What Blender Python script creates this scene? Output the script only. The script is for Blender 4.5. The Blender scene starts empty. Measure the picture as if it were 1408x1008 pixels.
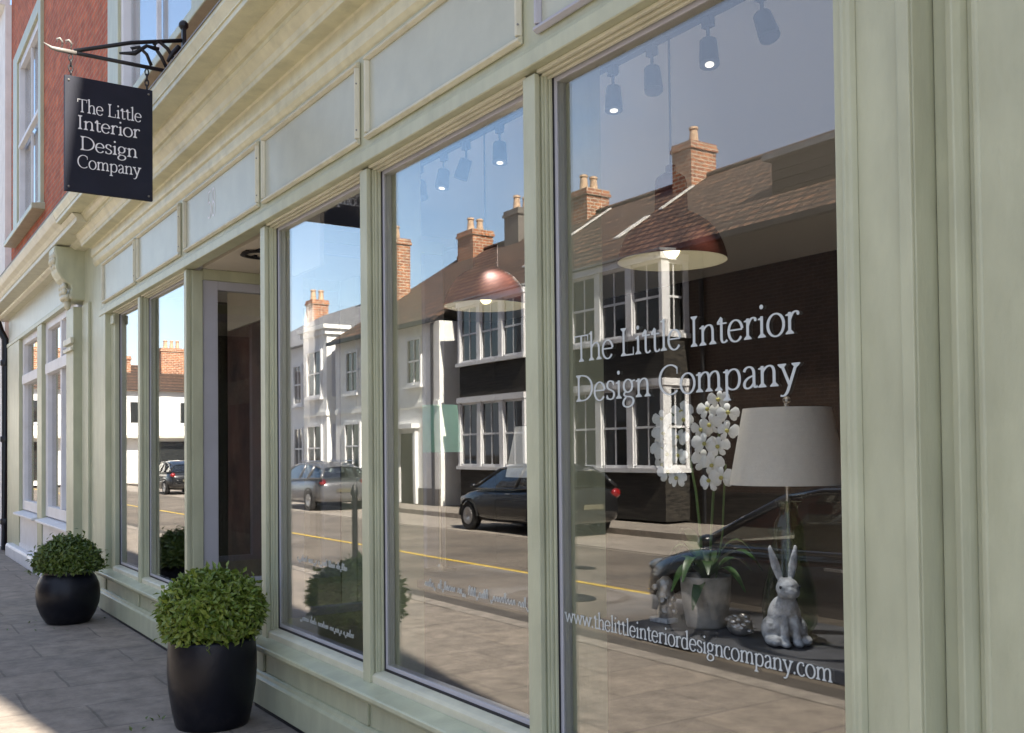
import bpy, bmesh, math, random
from mathutils import Vector, Matrix
rnd = random.Random(7)
SC = bpy.context.scene
COL = SC.collection
R = math.radians

# ------------------------------------------------------------------ camera
EYE = 1.6; DIST = 2.165; F = 1360.0
yaw = math.atan(904 / F); pitch = R(1.3); roll = R(0.6)
d = Vector((-math.cos(yaw) * math.cos(pitch), math.sin(yaw) * math.cos(pitch), math.sin(pitch)))
r0 = Vector((math.sin(yaw), math.cos(yaw), 0)); u0 = r0.cross(d)
rr = r0 * math.cos(roll) - u0 * math.sin(roll); uu = r0 * math.sin(roll) + u0 * math.cos(roll)
cd = bpy.data.cameras.new('camera'); cam = bpy.data.objects.new('camera', cd); COL.objects.link(cam)
m = Matrix((rr, uu, -d)).transposed().to_4x4(); m.translation = Vector((0, -DIST, EYE)); cam.matrix_world = m
cd.sensor_width = 36; cd.lens = F / 1408 * 36; cd.shift_y = (590 - 504) / 1408; cd.clip_start = 0.05; cd.clip_end = 3000
SC.camera = cam

# ------------------------------------------------------------------ light
SUN = Vector((0.70, 0.0976, 0.707)).normalized()
sl = bpy.data.lights.new('sun', 'SUN'); so = bpy.data.objects.new('sun', sl); COL.objects.link(so)
sl.energy = 5.0; sl.angle = R(0.53); sl.color = (1.0, 0.92, 0.79)
so.rotation_euler = SUN.to_track_quat('Z', 'Y').to_euler(); so.location = (20, 5, 30)
W = bpy.data.worlds.new('World'); SC.world = W; W.use_nodes = True
nt = W.node_tree; N = nt.nodes; L = nt.links
sky = N.new('ShaderNodeTexSky'); sky.sky_type = 'NISHITA'; sky.sun_disc = False
sky.sun_elevation = math.asin(SUN.z); sky.sun_rotation = math.atan2(SUN.x, SUN.y)
bg = N['Background']; bg.inputs[1].default_value = 0.095
tc = N.new('ShaderNodeTexCoord')
mp = N.new('ShaderNodeMapping'); mp.inputs['Scale'].default_value = (1.6, 1.6, 4.2); L.new(tc.outputs['Generated'], mp.inputs[0])
n1 = N.new('ShaderNodeTexNoise'); n1.inputs['Scale'].default_value = 1.7; n1.inputs['Detail'].default_value = 9; n1.inputs['Roughness'].default_value = 0.56
L.new(mp.outputs[0], n1.inputs[0])
sx = N.new('ShaderNodeSeparateXYZ'); L.new(tc.outputs['Generated'], sx.inputs[0])
mr = N.new('ShaderNodeMapRange'); mr.interpolation_type = 'SMOOTHSTEP'           # a cloud bank stands over the street's near end
for i, v in ((1, -0.86), (2, -0.62), (3, -0.16), (4, 0.42)): mr.inputs[i].default_value = v
L.new(sx.outputs[0], mr.inputs[0])
hz = N.new('ShaderNodeMapRange'); hz.interpolation_type = 'SMOOTHSTEP'           # thin bright haze low over the horizon
for i, v in ((1, 0.0), (2, 0.27), (3, 0.36), (4, 0.0)): hz.inputs[i].default_value = v
L.new(sx.outputs[2], hz.inputs[0])
ad = N.new('ShaderNodeMath'); L.new(n1.outputs[0], ad.inputs[0]); L.new(mr.outputs[0], ad.inputs[1])
ad2 = N.new('ShaderNodeMath'); L.new(ad.outputs[0], ad2.inputs[0]); L.new(hz.outputs[0], ad2.inputs[1])
cr = N.new('ShaderNodeMapRange'); cr.interpolation_type = 'SMOOTHSTEP'
for i, v in ((1, 0.38), (2, 0.80), (3, 0.0), (4, 0.92)): cr.inputs[i].default_value = v
L.new(ad2.outputs[0], cr.inputs[0])
ccr = N.new('ShaderNodeMix'); ccr.data_type = 'RGBA'
ccr.inputs[6].default_value = (5.2, 5.6, 6.3, 1); ccr.inputs[7].default_value = (2.1, 2.5, 3.4, 1)
mr2 = N.new('ShaderNodeMapRange')
for i, v in ((1, -0.95), (2, -0.66), (3, 0.0), (4, 1.0)): mr2.inputs[i].default_value = v
L.new(sx.outputs[0], mr2.inputs[0]); L.new(mr2.outputs[0], ccr.inputs[0])
mx = N.new('ShaderNodeMix'); mx.data_type = 'RGBA'
L.new(cr.outputs[0], mx.inputs[0]); L.new(sky.outputs[0], mx.inputs[6]); L.new(ccr.outputs[2], mx.inputs[7]); L.new(mx.outputs[2], bg.inputs[0])
vs = SC.view_settings; vs.view_transform = 'Standard'; vs.look = 'None'; vs.gamma = 1; vs.exposure = 1.95
SC.render.engine = 'CYCLES'
SC.cycles.max_bounces = 10; SC.cycles.transparent_max_bounces = 24; SC.cycles.glossy_bounces = 6
SC.cycles.use_denoising = True
try: SC.cycles.denoiser = 'OPENIMAGEDENOISE'
except Exception: pass
SC.cycles.sample_clamp_indirect = 6

# ------------------------------------------------------------------ materials
def newmat(name):
    m = bpy.data.materials.new(name); m.use_nodes = True
    return m, m.node_tree.nodes, m.node_tree.links, m.node_tree.nodes['Principled BSDF']
def plain(name, col, rough=0.5, metal=0.0, spec=0.5, var=0.0, scale=4.0, bump=0.0, bscale=60.0, coat=0.0, stretch=(1, 1, 1), dirt=None, dscale=2.5, damt=0.5):
    m, n, l, b = newmat(name)
    b.inputs['Base Color'].default_value = (*col, 1); b.inputs['Roughness'].default_value = rough
    b.inputs['Metallic'].default_value = metal; b.inputs['Specular IOR Level'].default_value = spec
    b.inputs['Coat Weight'].default_value = coat
    t = n.new('ShaderNodeTexCoord'); mp = n.new('ShaderNodeMapping'); mp.inputs['Scale'].default_value = stretch
    l.new(t.outputs['Object'], mp.inputs[0])
    src = None
    if var:
        nz = n.new('ShaderNodeTexNoise'); nz.inputs['Scale'].default_value = scale; nz.inputs['Detail'].default_value = 6
        l.new(mp.outputs[0], nz.inputs[0])
        mr = n.new('ShaderNodeMapRange'); mr.inputs[1].default_value = 0.3; mr.inputs[2].default_value = 0.7
        mr.inputs[3].default_value = 1 - var; mr.inputs[4].default_value = 1 + var; l.new(nz.outputs[0], mr.inputs[0])
        mx = n.new('ShaderNodeVectorMath'); mx.operation = 'SCALE'; mx.inputs[0].default_value = col; l.new(mr.outputs[0], mx.inputs['Scale'])
        src = mx.outputs[0]
    if dirt:
        nz = n.new('ShaderNodeTexNoise'); nz.inputs['Scale'].default_value = dscale; nz.inputs['Detail'].default_value = 8; nz.inputs['Roughness'].default_value = 0.65
        l.new(mp.outputs[0], nz.inputs[0])
        mr = n.new('ShaderNodeMapRange'); mr.inputs[1].default_value = 0.52; mr.inputs[2].default_value = 0.72; mr.inputs[4].default_value = damt
        l.new(nz.outputs[0], mr.inputs[0])
        mx = n.new('ShaderNodeMix'); mx.data_type = 'RGBA'; l.new(mr.outputs[0], mx.inputs[0])
        if src: l.new(src, mx.inputs[6])
        else: mx.inputs[6].default_value = (*col, 1)
        mx.inputs[7].default_value = (*dirt, 1); src = mx.outputs[2]
    if src: l.new(src, b.inputs['Base Color'])
    if bump:
        nz = n.new('ShaderNodeTexNoise'); nz.inputs['Scale'].default_value = bscale; nz.inputs['Detail'].default_value = 4
        l.new(mp.outputs[0], nz.inputs[0])
        bp = n.new('ShaderNodeBump'); bp.inputs['Strength'].default_value = bump; bp.inputs['Distance'].default_value = 0.01
        l.new(nz.outputs[0], bp.inputs['Height']); l.new(bp.outputs[0], b.inputs['Normal'])
    return m
def brickmat(name, c1, c2, mortar, bw=0.225, bh=0.075, ms=0.012, rough=0.85, bump=0.4, plane='wall', off=0.5, var=0.35, zs=1.0):
    m, n, l, b = newmat(name)
    t = n.new('ShaderNodeTexCoord'); s = n.new('ShaderNodeSeparateXYZ'); l.new(t.outputs['Object'], s.inputs[0])
    c = n.new('ShaderNodeCombineXYZ')
    if plane == 'roof':
        l.new(s.outputs[0], c.inputs[0]); l.new(s.outputs[2], c.inputs[1])
    elif plane == 'wall':
        a = n.new('ShaderNodeMath'); l.new(s.outputs[0], a.inputs[0]); l.new(s.outputs[1], a.inputs[1])
        z = n.new('ShaderNodeMath'); z.operation = 'MULTIPLY'; z.inputs[1].default_value = zs; l.new(s.outputs[2], z.inputs[0])
        l.new(a.outputs[0], c.inputs[0]); l.new(z.outputs[0], c.inputs[1])
    else:
        l.new(s.outputs[1], c.inputs[0]); l.new(s.outputs[0], c.inputs[1])
    # slightly uneven courses
    nw = n.new('ShaderNodeTexNoise'); nw.inputs['Scale'].default_value = 3.0; l.new(c.outputs[0], nw.inputs[0])
    wv = n.new('ShaderNodeVectorMath'); wv.operation = 'MULTIPLY_ADD'; wv.inputs[1].default_value = (bh * (.25 if plane == 'wall' else .05),) * 3; l.new(nw.outputs[1], wv.inputs[0]); l.new(c.outputs[0], wv.inputs[2])
    br = n.new('ShaderNodeTexBrick'); l.new(wv.outputs[0], br.inputs[0])
    br.inputs['Color1'].default_value = (*c1, 1); br.inputs['Color2'].default_value = (*c2, 1); br.inputs['Mortar'].default_value = (*mortar, 1)
    br.inputs['Scale'].default_value = 1; br.inputs['Brick Width'].default_value = bw; br.inputs['Row Height'].default_value = bh; br.inputs['Mortar Size'].default_value = ms
    br.inputs['Mortar Smooth'].default_value = 0.3; br.offset = off
    nz = n.new('ShaderNodeTexNoise'); nz.inputs['Scale'].default_value = 5; nz.inputs['Detail'].default_value = 8; nz.inputs['Roughness'].default_value = .7; l.new(t.outputs['Object'], nz.inputs[0])
    mr = n.new('ShaderNodeMapRange'); mr.inputs[1].default_value = 0.3; mr.inputs[2].default_value = 0.7; mr.inputs[3].default_value = 1 - var; mr.inputs[4].default_value = 1 + var; l.new(nz.outputs[0], mr.inputs[0])
    mx = n.new('ShaderNodeVectorMath'); mx.operation = 'SCALE'; l.new(br.outputs[0], mx.inputs[0]); l.new(mr.outputs[0], mx.inputs['Scale'])
    l.new(mx.outputs[0], b.inputs['Base Color']); b.inputs['Roughness'].default_value = rough
    mm = n.new('ShaderNodeMath'); mm.operation = 'MULTIPLY_ADD'; mm.inputs[1].default_value = -1; l.new(br.outputs['Fac'], mm.inputs[0]); l.new(nz.outputs[0], mm.inputs[2])
    bp = n.new('ShaderNodeBump'); bp.inputs['Strength'].default_value = bump; bp.inputs['Distance'].default_value = 0.012
    l.new(mm.outputs[0], bp.inputs['Height']); l.new(bp.outputs[0], b.inputs['Normal'])
    return m
def glassmat(name, r0, tint, wob=0.0, wscale=1.2):
    """window glass: Schlick reflection over clear transmission"""
    m, n, l, b = newmat(name); n.remove(b); out = n['Material Output']
    g = n.new('ShaderNodeNewGeometry'); dt = n.new('ShaderNodeVectorMath'); dt.operation = 'DOT_PRODUCT'
    l.new(g.outputs['Normal'], dt.inputs[0]); l.new(g.outputs['Incoming'], dt.inputs[1])
    ab = n.new('ShaderNodeMath'); ab.operation = 'ABSOLUTE'; l.new(dt.outputs['Value'], ab.inputs[0])
    om = n.new('ShaderNodeMath'); om.operation = 'SUBTRACT'; om.inputs[0].default_value = 1; l.new(ab.outputs[0], om.inputs[1])
    pw = n.new('ShaderNodeMath'); pw.operation = 'POWER'; pw.inputs[1].default_value = 3.2; l.new(om.outputs[0], pw.inputs[0])
    fa = n.new('ShaderNodeMath'); fa.operation = 'MULTIPLY_ADD'; fa.inputs[1].default_value = 1 - r0; fa.inputs[2].default_value = r0; l.new(pw.outputs[0], fa.inputs[0])
    tr = n.new('ShaderNodeBsdfTransparent'); tr.inputs[0].default_value = (*tint, 1)
    gl = n.new('ShaderNodeBsdfGlossy'); gl.inputs['Roughness'].default_value = 0.0
    if wob:
        t = n.new('ShaderNodeTexCoord'); nz = n.new('ShaderNodeTexNoise'); nz.inputs['Scale'].default_value = wscale; nz.inputs['Detail'].default_value = 1
        l.new(t.outputs['Object'], nz.inputs[0]); bp = n.new('ShaderNodeBump'); bp.inputs['Strength'].default_value = wob; bp.inputs['Distance'].default_value = 0.01
        l.new(nz.outputs[0], bp.inputs['Height']); l.new(bp.outputs[0], gl.inputs['Normal'])
    mx = n.new('ShaderNodeMixShader'); l.new(fa.outputs[0], mx.inputs[0]); l.new(tr.outputs[0], mx.inputs[1]); l.new(gl.outputs[0], mx.inputs[2])
    l.new(mx.outputs[0], out.inputs[0])
    return m
M = {}
M['sage'] = plain('sage_paint', (0.450, 0.465, 0.326), 0.40, var=0.10, scale=9.0, bump=0.16, bscale=70, stretch=(1, 1, .35), dirt=(0.32, 0.33, 0.21), damt=0.30, dscale=6.0)
M['sage_panel'] = plain('sage_panel_paint', (0.45, 0.465, 0.375), 0.34, spec=0.5, var=0.07, scale=5.0, bump=0.08, bscale=40)
M['sage_lit'] = plain('sage_moulding_lit', (0.60, 0.585, 0.45), 0.40, var=0.08, scale=8, bump=0.12, bscale=60, dirt=(0.38, 0.37, 0.27), damt=0.4, dscale=6)  # same sage paint made paler, highlights on the mouldings put into the colour
M['sage_warm_lit'] = plain('sage_cornice_lit', (0.60, 0.58, 0.40), 0.38, var=0.10, scale=9, bump=0.14, bscale=70, dirt=(0.33, 0.34, 0.23), damt=0.4, dscale=5)  # same sage paint, warm light on the cornice put into its colour
M['shade_blue'] = plain('shade_blue_paint', (0.42, 0.42, 0.46), 0.4, var=0.05)  # white frame paint with the blue of the shade mixed into its colour
M['rubber'] = plain('black_seal', (0.012, 0.012, 0.016), 0.6)
M['white'] = plain('white_paint', (0.70, 0.70, 0.72), 0.45, var=0.05, dirt=(0.5, 0.48, 0.45), damt=0.4)
M['whitew'] = plain('white_render', (0.84, 0.84, 0.82), 0.8, var=0.06, dirt=(0.50, 0.48, 0.42), damt=0.35, bump=0.1)
M['lead'] = plain('lead_flashing', (0.20, 0.21, 0.22), 0.55, var=0.2)
M['leadw'] = plain('pale_flashing', (0.62, 0.60, 0.56), 0.6, var=0.2)
M['brick'] = brickmat('red_brick', (0.50, 0.125, 0.05), (0.36, 0.078, 0.036), (0.34, 0.19, 0.12), ms=0.009)
M['brickd'] = brickmat('dark_brown_brick', (0.060, 0.032, 0.020), (0.036, 0.021, 0.015), (0.075, 0.056, 0.042))
M['brickc'] = brickmat('orange_chimney_brick', (0.42, 0.16, 0.07), (0.25, 0.09, 0.05), (0.45, 0.36, 0.27), bw=0.3, bh=0.11, ms=0.02)
M['tile'] = brickmat('brown_roof_tile', (0.15, 0.078, 0.045), (0.07, 0.043, 0.03), (0.02, 0.014, 0.011), bw=0.36, bh=0.21, ms=0.045, plane='roof', bump=1.0, var=0.6)
M['slate'] = brickmat('grey_slate', (0.25, 0.25, 0.26), (0.2, 0.2, 0.21), (0.1, 0.1, 0.11), bw=0.35, bh=0.16, ms=0.026, plane='roof', bump=0.5)
M['flag'] = brickmat('york_flagstone', (0.245, 0.208, 0.172), (0.20, 0.173, 0.148), (0.155, 0.134, 0.114), bw=0.9, bh=0.62, ms=0.009, plane='floor', off=0.37, bump=0.6, var=0.36)
M['kerb'] = plain('kerb_stone', (0.25, 0.22, 0.19), 0.85, var=0.25, scale=6, bump=0.3)
M['road'] = plain('asphalt', (0.145, 0.122, 0.100), 0.9, var=0.28, scale=0.8, bump=0.35, bscale=150, dirt=(0.075, 0.07, 0.065), dscale=0.5, damt=0.8)
M['gutter'] = plain('dark_tarmac', (0.075, 0.066, 0.058), 0.9, var=0.3, scale=2, bump=0.3, bscale=120)  # darker tarmac for the band along the kerb
M['farpave'] = plain('far_pavement', (0.27, 0.235, 0.20), 0.9, var=0.18, scale=1.2, bump=0.2)
M['yellow'] = plain('yellow_road_paint', (0.55, 0.38, 0.05), 0.7, var=0.2, scale=9)
M['planter'] = plain('dark_planter_glaze', (0.0045, 0.0052, 0.010), 0.36, spec=0.30, var=0.3, scale=5, bump=0.15, bscale=22, dirt=(0.022, 0.020, 0.020), damt=0.75, dscale=5)
M['soil'] = plain('soil', (0.03, 0.022, 0.015), 0.95, var=0.4, scale=30, bump=0.6)
M['signblack'] = plain('sign_board_paint', (0.012, 0.014, 0.026), 0.6, spec=0.25, var=0.2)
M['letter'] = plain('sign_lettering', (0.78, 0.78, 0.80), 0.5)
M['vinyl'] = plain('glass_lettering', (0.50, 0.54, 0.54), 0.5)
M['iron'] = plain('black_iron', (0.012, 0.012, 0.014), 0.45, var=0.3, spec=0.4, bump=0.1)
M['iron_sunlit'] = plain('sunlit_pale_iron', (0.17, 0.16, 0.15), 0.5, var=0.2)  # iron made pale for the sun on the bracket tip; bolts share it
M['drain'] = plain('black_drainpipe', (0.01, 0.014, 0.02), 0.4)
M['glass'] = glassmat('shop_glass', 0.145, (0.96, 0.97, 0.96), wob=0.026, wscale=1.6)
M['sashglass'] = plain('dark_window_glass', (0.02, 0.022, 0.022), 0.03, spec=1.0)
M['blind'] = plain('pale_blind', (0.55, 0.56, 0.62), 0.7)
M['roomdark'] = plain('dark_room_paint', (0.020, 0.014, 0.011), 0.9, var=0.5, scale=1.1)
M['roomceil'] = plain('room_ceiling', (0.80, 0.80, 0.80), 0.95)
M['roomfloor'] = plain('room_floorboards', (0.17, 0.14, 0.11), 0.8, var=0.3)
M['cream'] = plain('cream_wall', (0.55, 0.50, 0.42), 0.8, var=0.05)
M['pinkwall'] = plain('pale_partition', (0.44, 0.40, 0.38), 0.8, var=0.05)
M['bench'] = plain('charcoal_display_bench', (0.085, 0.085, 0.095), 0.6, var=0.25, scale=8)
M['pane_tint'] = plain('red_brown_pane_tint', (0.062, 0.024, 0.016), 0.8, var=0.75, scale=2.2, dirt=(0.16, 0.10, 0.065), dscale=3.0, damt=0.6)  # reflected red-brown of the entrance side pane, put into a colour
M['copper'] = plain('dark_copper', (0.105, 0.026, 0.017), 0.5, metal=0.2, spec=0.3, var=0.1)
M['enamel'] = plain('white_enamel', (0.78, 0.78, 0.72), 0.35)
M['cord'] = plain('cord_grey', (0.05, 0.06, 0.08), 0.6)
M['track'] = plain('track_grey', (0.03, 0.04, 0.05), 0.45)
M['linen'] = plain('linen_shade', (0.80, 0.76, 0.69), 0.85, var=0.04, scale=60, bump=0.15, bscale=250)
M['aqua'] = plain('aqua_shade', (0.36, 0.82, 0.68), 0.8, var=0.04)
M['brass'] = plain('lamp_metal', (0.55, 0.50, 0.44), 0.25, metal=0.9)
M['stone'] = plain('carved_stone', (0.47, 0.48, 0.51), 0.85, var=0.55, scale=26, bump=0.8, bscale=60)
M['eye'] = plain('dark_eye', (0.02, 0.02, 0.025), 0.3)
M['concrete'] = plain('mottled_pot', (0.40, 0.37, 0.34), 0.65, var=0.35, scale=16, bump=0.4, bscale=40)
M['petal'] = plain('white_petal', (0.82, 0.82, 0.80), 0.6)
M['petalc'] = plain('yellow_green_centre', (0.45, 0.42, 0.10), 0.6)
M['stem'] = plain('green_stem', (0.07, 0.13, 0.03), 0.5)
M['orchidleaf'] = plain('orchid_leaf', (0.038, 0.09, 0.02), 0.35, var=0.4, scale=6)
M['bottle'] = glassmat('green_bottle_glass', 0.07, (0.72, 0.78, 0.66))
M['silver'] = plain('tarnished_silver', (0.55, 0.52, 0.50), 0.3, metal=0.8, var=0.4, scale=30, bump=0.8, bscale=50)
M['tyre'] = plain('tyre_rubber', (0.015, 0.015, 0.016), 0.85)
M['rim'] = plain('alloy_rim', (0.45, 0.45, 0.47), 0.3, metal=0.8)
M['carblack'] = plain('black_car_paint', (0.008, 0.01, 0.014), 0.25, spec=0.6, coat=1.0)
M['cargrey'] = plain('grey_car_paint', (0.02, 0.021, 0.024), 0.3, metal=0.5, coat=1.0)
M['carsilver'] = plain('silver_car_paint', (0.17, 0.17, 0.18), 0.3, metal=0.6, coat=1.0)
M['carglass'] = glassmat('car_window_glass', 0.16, (0.55, 0.6, 0.58))
M['carin'] = plain('car_cabin', (0.012, 0.012, 0.013), 0.9)
M['redlamp'] = plain('red_lamp_lens', (0.22, 0.010, 0.012), 0.15, coat=1.0)
M['headlamp'] = plain('clear_lamp_lens', (0.2, 0.21, 0.22), 0.1, coat=1.0)
M['plate'] = plain('number_plate', (0.10, 0.09, 0.06), 0.5)
M['terra'] = plain('chimney_pot_clay', (0.52, 0.36, 0.24), 0.8, var=0.2, scale=9)
M['stucco'] = plain('grey_stucco', (0.15, 0.135, 0.12), 0.9, var=0.25, scale=2)
M['timber'] = plain('dark_boarding', (0.022, 0.019, 0.015), 0.8, var=0.95, scale=5, dirt=(0.07, 0.06, 0.05), dscale=7, damt=0.7, stretch=(.3, 1, 5))
m_, n_, l_, b_ = newmat('lit_bulb'); M['bulb'] = m_
b_.inputs['Base Color'].default_value = (1, .9, .7, 1); b_.inputs['Emission Color'].default_value = (1, .82, .5, 1); b_.inputs['Emission Strength'].default_value = 1.6
m_, n_, l_, b_ = newmat('lit_spot_lens'); M['spotlens'] = m_
b_.inputs['Emission Color'].default_value = (1, .93, .8, 1); b_.inputs['Emission Strength'].default_value = 0.5
def leafmat(name, ca, cb):
    m, n, l, b = newmat(name)
    g = n.new('ShaderNodeNewGeometry')
    mx = n.new('ShaderNodeMix'); mx.data_type = 'RGBA'; l.new(g.outputs['Random Per Island'], mx.inputs[0])
    mx.inputs[6].default_value = (*ca, 1); mx.inputs[7].default_value = (*cb, 1); l.new(mx.outputs[2], b.inputs['Base Color'])
    b.inputs['Roughness'].default_value = 0.38; b.inputs['Specular IOR Level'].default_value = 0.55
    tl = n.new('ShaderNodeBsdfTranslucent'); l.new(mx.outputs[2], tl.inputs[0])
    ms = n.new('ShaderNodeMixShader'); ms.inputs[0].default_value = 0.22; l.new(b.outputs[0], ms.inputs[1]); l.new(tl.outputs[0], ms.inputs[2])
    l.new(ms.outputs[0], n['Material Output'].inputs[0])
    return m
M['leafA'] = leafmat('bright_box_leaf', (0.10, 0.17, 0.020), (0.215, 0.27, 0.042))
M['leafB'] = leafmat('dark_box_leaf', (0.06, 0.11, 0.02), (0.13, 0.175, 0.032))

# ------------------------------------------------------------------ mesh helpers
class MB:
    def __init__(s): s.v = []; s.f = []
    def add(s, vs, fs):
        o = len(s.v); s.v += [tuple(v) for v in vs]; s.f += [tuple(i + o for i in f) for f in fs]; return s
    def box(s, x0, x1, y0, y1, z0, z1):
        return s.add([(x0, y0, z0), (x1, y0, z0), (x1, y1, z0), (x0, y1, z0), (x0, y0, z1), (x1, y0, z1), (x1, y1, z1), (x0, y1, z1)],
                     [(3, 2, 1, 0), (4, 5, 6, 7), (0, 1, 5, 4), (1, 2, 6, 5), (2, 3, 7, 6), (3, 0, 4, 7)])
    def prism(s, pts, axis, a, b):
        """closed polygon pts swept along an axis: x -> pts (y,z); y -> pts (x,z); z -> pts (x,y)"""
        def mk(p, t): return (t, p[0], p[1]) if axis == 'x' else (p[0], t, p[1]) if axis == 'y' else (p[0], p[1], t)
        n = len(pts); vs = [mk(p, a) for p in pts] + [mk(p, b) for p in pts]
        fs = [(i, (i + 1) % n, n + (i + 1) % n, n + i) for i in range(n)] + [tuple(range(n))[::-1], tuple(range(n, 2 * n))]
        return s.add(vs, fs)
    def tube(s, path, rad, n=8, caps=True):
        path = [Vector(p) for p in path]; vs = []; fs = []
        up = Vector((0, 0, 1)); k = len(path)
        for i, p in enumerate(path):
            t = (path[min(i + 1, k - 1)] - path[max(i - 1, 0)]).normalized()
            a = t.cross(up)
            if a.length < 1e-3: a = t.cross(Vector((1, 0, 0)))
            a.normalize(); b = t.cross(a); q = rad[i] if isinstance(rad, (list, tuple)) else rad
            for j in range(n):
                an = 2 * math.pi * j / n; vs.append(p + (a * math.cos(an) + b * math.sin(an)) * q)
        for i in range(k - 1):
            for j in range(n): fs.append((i * n + j, i * n + (j + 1) % n, (i + 1) * n + (j + 1) % n, (i + 1) * n + j))
        if caps: fs += [tuple(range(n))[::-1], tuple(range((k - 1) * n, k * n))]
        return s.add(vs, fs)
    def lathe(s, prof, c, n=40, close=True):
        vs = []; fs = []; k = len(prof)
        for (q, z) in prof:
            for j in range(n):
                an = 2 * math.pi * j / n; vs.append((c[0] + q * math.cos(an), c[1] + q * math.sin(an), c[2] + z))
        for i in range(k - 1):
            for j in range(n): fs.append((i * n + j, i * n + (j + 1) % n, (i + 1) * n + (j + 1) % n, (i + 1) * n + j))
        if close: fs += [tuple(range(n))[::-1], tuple(range((k - 1) * n, k * n))]
        return s.add(vs, fs)
    def ball(s, c, r, n=12, mat=None):
        r = r if isinstance(r, (tuple, list)) else (r, r, r); vs = []; fs = []
        h = n // 2
        for i in range(h + 1):
            th = math.pi * i / h
            for j in range(n):
                ph = 2 * math.pi * j / n
                p = Vector((r[0] * math.sin(th) * math.cos(ph), r[1] * math.sin(th) * math.sin(ph), r[2] * math.cos(th)))
                if mat: p = mat @ p
                vs.append((c[0] + p.x, c[1] + p.y, c[2] + p.z))
        for i in range(h):
            for j in range(n): fs.append((i * n + j, (i + 1) * n + j, (i + 1) * n + (j + 1) % n, i * n + (j + 1) % n))
        return s.add(vs, fs)
    def build(s, name, mat, parent=None, smooth=False, bevel=0.0, local=False, segs=2, subd=0, auto=False):
        me = bpy.data.meshes.new(name); o = bpy.data.objects.new(name, me); COL.objects.link(o)
        off = Vector((0, 0, 0))
        if parent is not None:
            o.parent = parent
            if not local: off = wloc(parent)
        me.from_pydata([tuple(Vector(v) - off) for v in s.v], [], s.f)
        bm = bmesh.new(); bm.from_mesh(me); bmesh.ops.recalc_face_normals(bm, faces=bm.faces); bm.to_mesh(me); bm.free()
        me.materials.append(mat)
        if smooth or auto:
            for p in me.polygons: p.use_smooth = True
        if auto:
            try: me.set_sharp_from_angle(angle=R(38))
            except Exception: pass
        if bevel:
            md = o.modifiers.new('bevel', 'BEVEL'); md.width = bevel; md.segments = segs; md.limit_method = 'ANGLE'; md.angle_limit = R(40)
        if subd:
            md = o.modifiers.new('sub', 'SUBSURF'); md.levels = subd; md.render_levels = subd
        return o
def wloc(o):
    v = Vector((0, 0, 0))
    while o is not None: v += o.location; o = o.parent
    return v
def tag(o, label=None, cat=None, group=None, kind=None):
    if label: o['label'] = label
    if cat: o['category'] = cat
    if group: o['group'] = group
    if kind: o['kind'] = kind
    return o
def thing(name, loc, label, cat, group=None, rz=0.0):
    o = bpy.data.objects.new(name, None); COL.objects.link(o); o.location = loc; o.rotation_euler = (0, 0, rz); o.empty_display_size = .2
    return tag(o, label, cat, group)
def B(*a): return MB().box(*a)

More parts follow.
